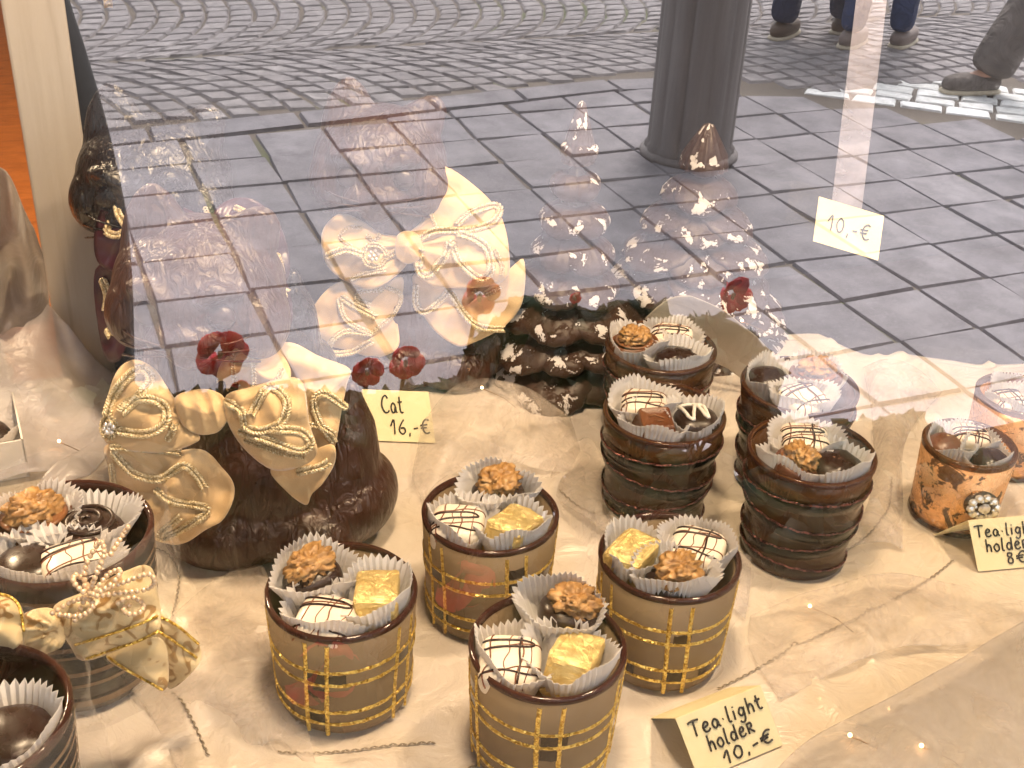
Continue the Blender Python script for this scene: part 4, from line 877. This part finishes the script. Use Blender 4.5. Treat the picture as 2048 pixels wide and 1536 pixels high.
bow(C2, 'broad gold satin bow with looped gold braid', p2,
    [(0, [(654, 513), (690, 500), (724, 509)], 0.0033), (0, [(726, 512), (735, 492), (758, 492), (772, 510), (760, 530), (737, 530)], 0.0022, True), (0, [(772, 515), (800, 498), (812, 482)], 0.0028), (0, [(702, 492), (680, 474), (694, 456), (722, 455)], 0.0016), (0, [(735, 470), (748, 482), (760, 468)], 0.0020), (0, [(770, 540), (730, 548), (700, 560)], 0.0023),
     (1, [(834, 482), (870, 462), (930, 461), (982, 446), (1000, 420), (985, 411), (942, 425), (912, 452)], 0.0030), (1, [(842, 500), (838, 540), (858, 549), (890, 512), (902, 486), (918, 522), (958, 556), (981, 542), (976, 500), (950, 478), (915, 466)], 0.0034), (1, [(872, 455), (862, 425), (872, 410)], 0.0017), (1, [(990, 500), (1004, 530), (1003, 552)], 0.0020),
     (2, [(765, 580), (722, 582), (714, 600), (740, 610)], 0.0023), (2, [(772, 575), (802, 590), (790, 625), (760, 652), (742, 668)], 0.0020), (2, [(678, 598), (692, 640), (742, 668)], 0.0025), (2, [(684, 596), (716, 616), (750, 634)], 0.0031), (2, [(740, 668), (690, 664), (660, 688), (664, 706), (702, 704), (745, 682)], 0.0028),
     (3, [(832, 572), (832, 610), (850, 624), (880, 602), (896, 582)], 0.0027), (3, [(902, 586), (930, 630), (960, 654), (1010, 658)], 0.0031), (3, [(1000, 575), (970, 590), (945, 580)], 0.0020)], SATIN, BRAID, (0, 748, 511))
KNOT = (430, 470)
p3 = [Pn([(188, 470), (212, 398), (262, 388), (380, 420), (430, 470), (380, 530), (262, 548), (200, 530)], .800, .00006, bulge=0.0077, c=(300, 470)),
      Pn([(425, 470), (440, 410), (505, 398), (565, 460), (575, 560), (490, 580)], .800, .00006, bulge=0.0077, c=(495, 480)), Pn([(470, 570), (560, 545), (585, 640), (540, 680), (490, 660)], .815, .0001, bulge=0.0033, c=(530, 610)),
      Pn([(190, 540), (262, 548), (262, 640), (240, 720), (205, 700)], .83, .0001, bulge=0.0033)]
bow(C3, 'burgundy satin bow with narrow gold braid', p3, [(0, [(232, 382), (236, 425), (252, 455), (236, 470), (214, 464), (222, 445)], 0.0028), (0, [(410, 416), (420, 440), (422, 460)], 0.0019), (1, [(440, 445), (458, 436), (480, 450)], 0.0023), (1, [(470, 415), (492, 425), (505, 440)], 0.0023), (1, [(553, 510), (561, 548), (548, 580)], 0.0031),
     (2, [(535, 592), (560, 582), (576, 586)], 0.0031), (2, [(530, 615), (545, 642), (560, 636)], 0.0036), (3, [(205, 560), (215, 590), (212, 620)], 0.0031), (3, [(215, 660), (222, 672)], 0.0031)], BURG, BRAID)

# ------------------------------------------------------------------ chocolate trees dusted with sugar
k = NT('sugar_dusted_chocolate'); ge = k.n('NewGeometry'); sx = k.n('SeparateXYZ'); k.l(ge.outputs['Normal'], sx.inputs[0]); at_ = k.n('Attribute', attribute_name='dust')
n1 = k.noise(72, 5, .66, None, .4); ml = k.n('Math', operation='MULTIPLY_ADD'); k.l(sx.outputs[2], ml.inputs[0]); ml.inputs[1].default_value = .10; k.l(n1, ml.inputs[2])
m2 = k.n('Math', operation='MULTIPLY_ADD'); k.l(at_.outputs['Fac'], m2.inputs[0]); m2.inputs[1].default_value = .26; k.l(ml.outputs[0], m2.inputs[2])
ds = k.ramp(m2.outputs[0], [(.850, (0, 0, 0)), (.870, (1, 1, 1))])
k.set(col=k.mix(ds, (.040, .017, .010), (.66, .63, .63)), rough=k.ramp(m2.outputs[0], [(.765, (.48,) * 3), (.785, (.95,) * 3)]), nrm=k.bump(k.noise(200, 4), .25, .001)); TREEM = k.m
def choc_tree(label, base, H, R0, nl, rz, seed):
    t = thing('chocolate_tree', label, 'chocolate tree', base, rz, 'sugar dusted chocolate trees'); rn = random.Random(seed); FLAT.append((base[0], base[1], R0))
    def dust(o, vals):
        at2 = o.data.attributes.new('dust', 'FLOAT', 'POINT'); at2.data.foreach_set('value', vals)
    MB().lathe([(0, 0), (R0 * .55, 0), (R0 * .5, .012), (R0 * .30, H * .3), (R0 * .16, H * .75), (0, H * .8)], 24).build('trunk', DARK, t)
    for lv in range(nl):
        f = lv / (nl - 1); z = H * (.07 + .76 * f); R = R0 * (1 - f * .80); n = max(5, int(round(7 - 2.4 * f))); mb = MB(); vals = []
        off = rn.uniform(0, 6)
        for i in range(n):
            a = off + 2 * PI * i / n + rn.uniform(-.12, .12); Rr = R * rn.uniform(.9, 1.08); ln = Rr * .60; wd_ = Rr * math.sin(PI / n) * 1.22; th = H * .042
            Mt = Matrix.Rotation(a, 3, 'Z') @ Matrix.Rotation(R_(24 + 8 * f) + rn.uniform(-.08, .08), 3, 'Y')
            st = len(mb.v); mb.sph(Vector((math.cos(a) * Rr * .55, math.sin(a) * Rr * .55, z)), (ln, wd_, th), Mt, 40, 14, fn=lambda q: 1 + .028 * math.sin(math.atan2(q.y, q.x + 1.25) * 34) + .10 * max(0, q.x) - .10 * q.z * 0)
            on = rn.random()
            for v in mb.v[st:]:
                r_ = math.hypot(v.x, v.y) / Rr; vals.append(max(0, min(1, (r_ - .45) * 1.7)) * (1.0 if on < .8 else .45))
        o = mb.build('branch_tier', TREEM, t); dust(o, vals)
    mb = MB(); vals = []
    mb.lathe([(R0 * .22, H * .80), (R0 * .20, H * .86), (R0 * .12, H * .93), (R0 * .05, H * .99), (0, H)], 60, lambda r, z, a, j: (r * (1 + .05 * math.sin(a * 15)), z)); vals = [(.75 + .25 * math.sin(i * .7)) for i in range(len(mb.v))]
    o = mb.build('tip', TREEM, t); dust(o, vals)
    return t
choc_tree('slim chocolate tree dusted with sugar, standing between the second cat and the ribbed glasses', (.374, .577, T), .232, .056, 8, .3, 5)
choc_tree('broad chocolate tree dusted with sugar, its tip seen against the reflected column', (.515, .628, T), .188, .092, 7, 1.2, 11)

# ------------------------------------------------------------------ price cards with handwriting
GL = {'C': (.72, [[(.68, .82), (.5, 1), (.22, .85), (.05, .45), (.2, .08), (.5, .0), (.72, .14)]]), 'a': (.62, [[(.5, .42), (.3, .58), (.08, .35), (.15, .05), (.35, .05), (.5, .4), (.52, .1), (.62, .02)]]), 't': (.46, [[(.22, .95), (.2, .2), (.32, .02), (.46, .08)], [(.02, .62), (.44, .66)]]),
      '1': (.45, [[(.0, .55), (.30, 1), (.26, .0)]]), '6': (.62, [[(.5, 1), (.2, .6), (.08, .25), (.28, .0), (.52, .16), (.45, .42), (.2, .4)]]), ',': (.25, [[(.14, .08), (.08, -.18)]]), '-': (.48, [[(.08, .36), (.42, .40)]]), 'E': (.78, [[(.72, .92), (.5, 1), (.25, .75), (.2, .3), (.4, .02), (.7, .1)], [(.02, .58), (.58, .64)], [(.02, .38), (.5, .43)]]),
      'T': (.8, [[(.0, .92), (.4, .98), (.82, .95)], [(.42, .96), (.36, .0)]]), 'e': (.58, [[(.08, .3), (.4, .38), (.45, .55), (.25, .62), (.06, .35), (.15, .04), (.4, .02), (.56, .15)]]), '.': (.36, [[(.15, .34), (.21, .37)]]), 'l': (.34, [[(.18, 1.05), (.1, .1), (.26, .0)]]), 'i': (.30, [[(.14, .58), (.1, .0)], [(.17, .80), (.18, .84)]]),
      'g': (.60, [[(.5, .5), (.25, .6), (.06, .3), (.25, .08), (.48, .35), (.5, .55), (.42, -.15), (.2, -.36), (.0, -.22)]]), 'h': (.58, [[(.14, 1.05), (.08, .0)], [(.1, .35), (.3, .6), (.46, .42), (.46, .0)]]), 'o': (.58, [[(.3, .6), (.06, .35), (.22, .0), (.5, .15), (.46, .5), (.28, .6)]]), 'd': (.62, [[(.48, .5), (.22, .58), (.06, .28), (.22, .02), (.46, .25), (.54, 1.0)], [(.54, 1.0), (.5, .0)]]),
      'r': (.60, [[(.1, .62), (.1, .0)], [(.06, .62), (.4, .66), (.42, .42), (.14, .32)], [(.2, .32), (.55, .0)]]), '0': (.66, [[(.32, .98), (.08, .55), (.22, .05), (.5, .2), (.54, .75), (.3, .98)]]), '8': (.62, [[(.45, .9), (.2, .95), (.15, .7), (.45, .42), (.42, .05), (.15, .08), (.16, .4), (.42, .68), (.45, .9)]])}
def write(mb, frame, text, u, v, size, width, slope=0.0, r=.00055):
    """pen strokes along a baseline that starts at (u, v) metres on the card"""
    x = 0; tot = sum(GL[c][0] + .12 for c in text) if text else 1; k_ = width / (tot * size)
    for c in text:
        gw, st = GL[c]
        for s_ in st:
            pts = catmull([((u + (x + px) * size * k_), v + py * size + (x + px) * size * k_ * slope, 0) for px, py in s_], 5) if len(s_) > 2 else [Vector((u + (x + px) * size * k_, v + py * size + (x + px) * size * k_ * slope, 0)) for px, py in s_]
            mb.tube([frame(p.x, p.y) for p in pts], r, 5)
        x += gw + .12
def card(label, TL, TR, BL, h, back, lines, ink=INK, wconst=None, strip=None):
    if wconst: a, b, c = P(*TL, wconst), P(*TR, wconst), P(*BL, wconst)
    else: a, b, c = at(*TL, T + h), at(*TR, T + h), at(*BL, T + .0005)
    W = (b - a).length; Hh = (a - c).length; U = (b - a).normalized(); V0 = (a - c); V = V0.normalized(); N = U.cross(V).normalized()
    if N.dot(CAM - a) < 0: N = -N
    t = thing('price_card', label, 'price card', c, 0, 'handwritten price cards'); mb = MB(); d = a + (b - a); e = c + (b - a)
    mb.add([c, e, d, a], [(0, 1, 2, 3)]); solid(mb.build('front_leaf', CARD, t, False, True), .0004, 0)
    if back:
        q = at(*back, T + .0005); mb = MB(); mb.add([a, d, q + (d - a), q], [(0, 1, 2, 3)]); solid(mb.build('back_leaf', CARD, t, False, True), .0004, 0)
    mb = MB()
    for (text, u, v, s_, wd_, sl) in lines: write(mb, lambda x, y: c + U * x + V * y + N * .0005, text, u * W, v * Hh, s_ * Hh, wd_ * W, sl, .017 * Hh)
    FLAT.append((c.x + U.x * W * .5, c.y + U.y * W * .5, W * .62)); mb.build('handwriting', ink, t, True, True)
    if strip:
        p0, p1_ = P(strip[0][0], strip[0][1], wconst + .004), P(strip[1][0], strip[1][1], wconst + .004); sm = MB(); s2 = RT * strip[2] / F * wconst
        sm.grid(lambda u, v: p0.lerp(p1_, v) + s2 * (u - .5), 2, 12); solid(sm.build('hanging_strip', STRIP, t, False, True), .0004)
    return t
card('yellow tent card reading Cat 16 euro beside the chocolate cat', (724, 779), (857, 784), (737, 881), .030, (703, 800), [('Cat', .26, .56, .34, .34, 0), ('16,-E', .36, .14, .28, .62, .05)])
card('yellow tent card reading Tea-light holder 10 euro in front of the plaid glasses', (1351, 1437), (1521, 1371), (1398, 1560), .032, (1298, 1437), [('Tea.light', .09, .64, .24, .86, .02), ('holder', .22, .34, .24, .56, .04), ('10,-E', .33, .06, .20, .62, .08)])
card('yellow tent card reading Tea-light holder 8 euro beside the brooch holder', (1936, 1041), (2066, 1030), (1956, 1143), .032, (1868, 1070), [('Tea.light', .06, .66, .23, .94, .0), ('holder', .18, .36, .24, .68, .02), ('8E', .46, .10, .22, .34, .02)])
card('pale yellow card reading 10 euro hung on a white strip over the paving', (1638, 393), (1768, 432), (1626, 482), 0, None, [('10,-E', .18, .34, .34, .68, .02)], INKG, .66, ((1762, -160), (1692, 425), 62))

# ------------------------------------------------------------------ white box at the left edge
c0, c1 = at(60, 952, T), at(16, 742, T); d1 = (c1 - c0); L1 = d1.length; d1.normalize(); d2 = Vector((-d1.y, d1.x, 0)); 
t = thing('white_box', 'open white card box with dark chocolates at the left edge', 'box', c0); hb = .030; mb = MB()
def wall(a, b, mb=mb):
    n = (b - a).normalized().cross(Vector((0, 0, 1))) * .0012; z = Vector((0, 0, hb)); mb.add([a, b, b + z, a + z, a + n, b + n, b + n + z, a + n + z], [(0, 1, 2, 3), (5, 4, 7, 6), (3, 2, 6, 7), (0, 4, 5, 1), (0, 3, 7, 4), (1, 5, 6, 2)])
q0, q1, q2, q3 = c0, c0 + d1 * L1, c0 + d1 * L1 + d2 * .07, c0 + d2 * .07
for a, b in ((q1, q0), (q2, q1), (q3, q2), (q0, q3)): wall(a, b)
mb.build('box_wall', BOXW, t, False, True); mb = MB(); mb.add([q + Vector((0, 0, .002)) for q in (q0, q1, q2, q3)], [(0, 1, 2, 3)]); mb.build('box_floor', BOXW, t, False, True)
for i, (u, kind) in enumerate(((.25, 'round'), (.72, 'fluted'))):
    q = c0 + d1 * L1 * u + d2 * .022 + Vector((0, 0, .023)); f_ = Matrix(((RT.x, RT.y, RT.z), (UP.x, UP.y, UP.z), (FW.x, FW.y, FW.z))) @ (q - CAM); px, py = 1024 + F * f_.x / f_.z, 768 - F * f_.y / f_.z
    choc(kind, CHWORD[kind] + ' inside the white box at the left edge', px, py, q.z, .3); paper('paper cup of the ' + CHSHORT[kind] + ' in the white box', px, py, q.z)
FLAT.append((c0.x - .03, c0.y + .06, .06))

# ------------------------------------------------------------------ cream bow with bead strands on the large holder, cellophane
t = thing('ribbon_bow', 'cream printed ribbon bow with gold edges and pearl strands on the large holder', 'bow', P(200, 1230, .59))
KNOT = (120, 1260)
rp = [Pn([(105, 1218), (170, 1182), (250, 1142), (300, 1133), (316, 1185), (319, 1262), (270, 1286), (172, 1322), (140, 1292)], .560, .00004, bulge=.012, c=(215, 1232)),
      Pn([(212, 1312), (318, 1275), (338, 1345), (326, 1382), (288, 1360)], .574, .0001, bulge=.005, c=(288, 1332)), Pn([(308, 1228), (352, 1248), (398, 1288), (396, 1330), (342, 1378), (322, 1335)], .590, .0001, bulge=.004, c=(350, 1305)),
      Pn([(-80, 1200), (0, 1186), (40, 1208), (50, 1262), (30, 1302), (-80, 1296)], .555, bulge=.012, c=(-12, 1248)), Pn([(40, 1235), (95, 1215), (130, 1240), (125, 1290), (80, 1310), (45, 1300)], .560, bulge=.008)]
mb = MB(); [p.mesh(mb) for p in rp]; solid(mb.build('ribbon', RIBBON, t, True, True), .0005, 1)
mb = MB()
for pi, pts in ((0, [(172, 1318), (230, 1298), (275, 1283), (318, 1262)]), (0, [(150, 1290), (210, 1272), (270, 1252), (316, 1232)]), (2, [(310, 1230), (352, 1250), (397, 1288)]), (2, [(315, 1262), (350, 1284), (394, 1316)]), (1, [(216, 1314), (250, 1338), (290, 1360), (325, 1380)]), (3, [(-60, 1196), (0, 1188), (36, 1208), (48, 1262)])):
    mb.tube([rp[pi].pt(p.x, p.y, .0014) for p in catmull([(x, y, 0) for x, y in pts], 10)], .0007, 6)
mb.build('gold_edge', GLIT, t, True, True)
mb = MB()
for pts, w_ in (([(150, 1240), (175, 1192), (205, 1180), (250, 1164), (296, 1148), (309, 1165), (290, 1179), (240, 1186), (192, 1192)], .548), ([(170, 1182), (172, 1132), (200, 1084), (208, 1108), (192, 1150), (180, 1182)], .545), ([(222, 1108), (244, 1072), (259, 1050)], .55), ([(105, 1226), (140, 1205), (172, 1196), (186, 1212), (160, 1232), (112, 1228)], .547), ([(236, 1206), (262, 1194), (286, 1208), (280, 1224), (258, 1228), (246, 1216), (262, 1210)], .552), ([(180, 1186), (168, 1160), (150, 1150), (148, 1165), (166, 1184)], .545), ([(186, 1188), (215, 1150), (240, 1140), (232, 1158), (196, 1188)], .543)):
    pl = catmull([tuple(P(x, y, w_ + .004 * math.sin(i * 1.3))) for i, (x, y) in enumerate(pts)], 14); acc = 0; last = None
    for p in pl:
        if last is None or (p - last).length > .0022: mb.sph(p, .00135, None, 8, 6); last = p
mb.build('pearl_strands', PEARL, t, True, True)
def cello(label, hold, seed):
    b, rt, h = hold; t = thing('cellophane_wrap', label, 'cellophane', b)
    def f(u, v):
        a = 2 * PI * u; n_ = noise.noise((math.cos(a) * 2.2, math.sin(a) * 2.2, v * 3 + seed)) + .5 * abs(noise.noise((math.cos(a) * 5, math.sin(a) * 5, v * 6 + seed))); r = rt * (1.14 + .04 * v) + .007 * n_
        return (r * math.cos(a), r * math.sin(a), .001 + (h + .012) * v + .006 * v * n_)
    solid(MB().grid(f, 70, 22, True).build('film', CELLO, t), .0001)
cello('crinkled clear cellophane round the bow-tied holder', L_, 1)
cello('crinkled clear cellophane round the corner holder', M_, 5)

# ------------------------------------------------------------------ cloths
YB = [(-.5, .70), (-.03, .70), (.05, .685), (.3, .69), (.42, .70), (.52, .71), (.60, .60), (.66, .525), (.75, .485), (.9, .43), (1.3, .36)]
def yb(x):
    for (a, b), (c, d) in zip(YB, YB[1:]):
        if a <= x <= c: return b + (d - b) * smooth(a, c, x)
    return .4
def hz(x, y):
    q = 1.0
    for fx, fy, fr in FLAT: q = min(q, smooth(fr * .9, fr + .055, math.hypot(x - fx, y - fy)))
    n_ = noise.noise((x * 6 + 3, y * 6, 1.3)); rid = 1 - abs(noise.noise((x * 7 + y * 3, y * 5 - x * 4, 7.7))) * 2; rid2 = 1 - abs(noise.noise((x * 14 - y * 9, y * 8 + x * 6, 2.2))) * 2; fine = noise.noise((x * 34, y * 34, 4))
    return T - .0008 + q * (.003 + .006 * n_ + .010 * max(0, rid) ** 6 + .006 * max(0, rid2) ** 8 + .0016 * fine)
NX, NY = 330, 150
mb = MB(); mb.grid(lambda u, v: (lambda x: (lambda y: (x, y, hz(x, y) + (.0 if v < .97 else -.004)))(.04 + (yb(x) + .012 * noise.noise((x * 9, 0, 5)) - .04) * v))(-.36 + 1.46 * u), NX, NY)
t = thing('satin_cloth', 'cream shimmering cloth spread over the display under the chocolates', 'cloth', (0, 0, 0)); solid(mb.build('cloth', CLOTH, t), .0006, -1)
def seam(pts, on=None, lift=.0014):
    mb = MB(); pl = [at(p.x, p.y, T + .004) for p in catmull([(x, y, 0) for x, y in pts], 14)]; acc = 0; i = 0
    for a, b in zip(pl, pl[1:]):
        d = (b - a).length
        while acc < d:
            p = a.lerp(b, acc / d); tn = (b - a).normalized(); p.z = (hz(p.x, p.y) if on is None else on) + lift; ax = (tn + Vector((-tn.y, tn.x, 0)) * (.55 if i % 2 else -.55)).normalized(); M = Matrix((ax, Vector((-ax.y, ax.x, 0)), Vector((0, 0, 1)))).transposed()
            mb.sph(p, (.0017, .00055, .0005), M, 6, 4); acc += .0025; i += 1
        acc -= d
    mb.build('stitched_seam', STITCH, t)
for s_ in ([(1440, 1368), (1500, 1340), (1580, 1296), (1660, 1252), (1760, 1206), (1860, 1150), (1910, 1112)], [(292, 1082), (335, 1100), (356, 1140), (352, 1190), (344, 1240)], [(345, 1385), (378, 1440), (420, 1530)], [(930, 1530), (1000, 1505), (1130, 1470)], [(1690, 1095), (1740, 1060), (1778, 1010), (1785, 950)], [(560, 1505), (760, 1490), (870, 1480)], [(1120, 985), (1160, 1010), (1195, 1020)]): seam(s_)
def sheer(label, rows, m, seed=0, rip=.003, thick=.0003):
    """a light see-through fold of organza: rows of places with their height above the cloth"""
    G = [[at(x, y, T + z) for x, y, z in r] for r in rows]; n = 10
    R1 = [catmull(r, n) for r in G]; cols = list(zip(*R1)); C_ = [catmull(c, n) for c in cols]; nu, nv = len(C_), len(C_[0]); vs = []
    for j in range(nv):
        for i in range(nu):
            p = C_[i][j].copy(); u, v = i / (nu - 1), j / (nv - 1); p.z += rip * (noise.noise((p.x * 22 + seed, p.y * 22, p.z * 30)) + .8 * (1 - 2 * abs(noise.noise((p.x * 30 - p.y * 16, p.y * 10 + seed, p.z * 20))))); p.z = max(p.z, T + .0025) ; vs.append(p)
    fs = [(j * nu + i, j * nu + i + 1, (j + 1) * nu + i + 1, (j + 1) * nu + i) for j in range(nv - 1) for i in range(nu - 1)]
    k_ = thing('organza_fold', label, 'sheer cloth', vs[len(vs) // 2], 0, 'folds of sheer organza'); mb = MB().add(vs, fs); solid(mb.build('organza', m, k_, True, True), thick); return k_
sheer('sheer fold arching up beside the Cat card, in front of the slim chocolate tree', [[(835, 905, .004), (852, 838, .02), (930, 762, .045), (1050, 782, .038), (1140, 835, .008)], [(825, 960, .004), (880, 900, .018), (960, 860, .026), (1060, 872, .018), (1160, 900, .004)], [(848, 1005, .003), (880, 965, .006), (970, 925, .008), (1080, 940, .006), (1170, 965, .003)]], SHEER, 2)
sheer('sheer fold sweeping between the dark ribbed and the copper glass holders', [[(1725, 735, .010), (1770, 720, .028), (1830, 735, .028), (1885, 785, .008)], [(1745, 860, .004), (1772, 848, .020), (1800, 860, .018), (1812, 880, .004)], [(1735, 1010, .003), (1765, 960, .012), (1788, 980, .010), (1805, 1020, .003)], [(1640, 1150, .002), (1700, 1100, .006), (1765, 1085, .006), (1805, 1100, .002)]], SHEER, 4, .002)
sheer('greyish sheer layer lying over the lower right corner of the cloth', [[(1540, 1552, .006), (1622, 1478, .010), (1800, 1385, .014), (1950, 1300, .014), (2100, 1212, .014)], [(1560, 1620, .006), (1680, 1540, .012), (1830, 1460, .016), (1980, 1380, .016), (2130, 1300, .016)], [(1600, 1750, .006), (1800, 1690, .010), (1950, 1620, .012), (2080, 1540, .012), (2200, 1440, .012)]], SHEERG, 6, .0014)
sheer('sheer hillock behind the ribbed glass next to the chocolate trees', [[(1290, 640, .07), (1345, 596, .088), (1400, 600, .088), (1480, 646, .072), (1548, 710, .045)], [(1290, 690, .045), (1345, 650, .062), (1405, 652, .062), (1485, 700, .045), (1550, 755, .02)], [(1300, 735, .02), (1350, 720, .03), (1420, 725, .025), (1490, 765, .012), (1555, 810, .004)]], SHEERO, 8, .002)
sheer('pale sheer drape falling from the white post to the cloth', [[(-60, 560, .10), (20, 520, .11), (70, 560, .09), (118, 640, .055), (225, 745, .012)], [(-60, 700, .05), (20, 660, .06), (90, 690, .045), (150, 740, .02), (235, 790, .006)], [(-60, 840, .02), (60, 820, .018), (150, 815, .012), (190, 820, .008), (240, 840, .004)], [(-60, 980, .002), (60, 960, .003), (130, 940, .003), (180, 920, .003), (235, 900, .002)]], SHEERW, 10, .007)
sheer('flat sheer layer across the lower left corner with a loose slanting edge', [[(225, 1345, .004), (330, 1250, .008), (430, 1165, .006), (520, 1120, .004)], [(300, 1430, .004), (420, 1340, .010), (510, 1270, .006), (560, 1230, .003)], [(360, 1560, .004), (480, 1520, .006), (560, 1480, .005), (640, 1560, .004)]], SHEER, 21, .003)
sheer('crumpled sheer layer between the rear plaid and the first ribbed holder', [[(1130, 905, .004), (1180, 880, .010), (1250, 960, .008), (1500, 1120, .006)], [(1100, 960, .003), (1160, 960, .010), (1230, 1010, .012), (1500, 1180, .008)], [(1120, 1010, .003), (1150, 1030, .005), (1200, 1060, .005), (1490, 1240, .004)]], SHEER, 23, .004)
sheer('loose sheer strip lying right of the 10 euro card', [[(1500, 1230, .003), (1640, 1180, .010), (1800, 1150, .010), (2100, 1220, .006)], [(1500, 1300, .004), (1640, 1270, .012), (1820, 1220, .012), (2100, 1260, .008)], [(1560, 1400, .003), (1700, 1330, .006), (1850, 1290, .006), (2100, 1310, .004)]], SHEER, 27, .0018)
sheer('sheer layer bunched left of the first cat', [[(60, 1000, .003), (110, 930, .010), (190, 880, .012), (215, 820, .010)], [(140, 960, .003), (180, 950, .008), (210, 920, .008), (232, 900, .006)]], SHEERW, 31, .004)
sheer('brownish sheer drape heaped behind the pale one at the left edge', [[(-80, 300, .21), (-20, 330, .205), (18, 352, .20), (50, 420, .17), (85, 505, .13)], [(-80, 420, .17), (-15, 440, .155), (25, 450, .165), (60, 505, .13), (95, 570, .09)], [(-80, 540, .11), (-20, 560, .125), (20, 560, .10), (62, 590, .095), (100, 620, .06)], [(-80, 700, .06), (-20, 690, .05), (20, 650, .07), (64, 650, .055), (98, 650, .045)]], SHEERB, 12, .008)

# ------------------------------------------------------------------ small lights threaded under the cloth
WIRE = mat('copper_wire', (.20, .12, .06), .4, metal=.6)
for px, py, wh in ((1620, 1212, 'between the plaid and the dark ribbed glasses'), (1700, 1470, 'nearer the 10 euro card under the grey sheer layer'), (1843, 1491, 'under the grey sheer layer at the lower right'), (1484, 641, 'behind the ribbed glasses by the red flower'), (964, 775, 'in the sheer arch beside the Cat card'), (118, 882, 'in the pale drape at the left'), (68, 642, 'high in the drape below the white post')):
    z = T + (.010 if py > 1100 else .05 if py < 700 else .035 if py < 800 else .014)
    if py > 1400: z = T + .0185
    p = at(px, py, z); t = thing('fairy_light', 'tiny glowing warm bulb ' + wh, 'fairy light', p, 0, 'fairy lights in the organza')
    MB().sph((0, 0, 0), .0011, None, 10, 8).build('bulb', BULB, t); MB().tube([(0, 0, -.001), (.006, -.004, -.003), (.014, -.010, -.006), (.02, -.02, -.010)], .0003, 5).build('wire', WIRE, t)
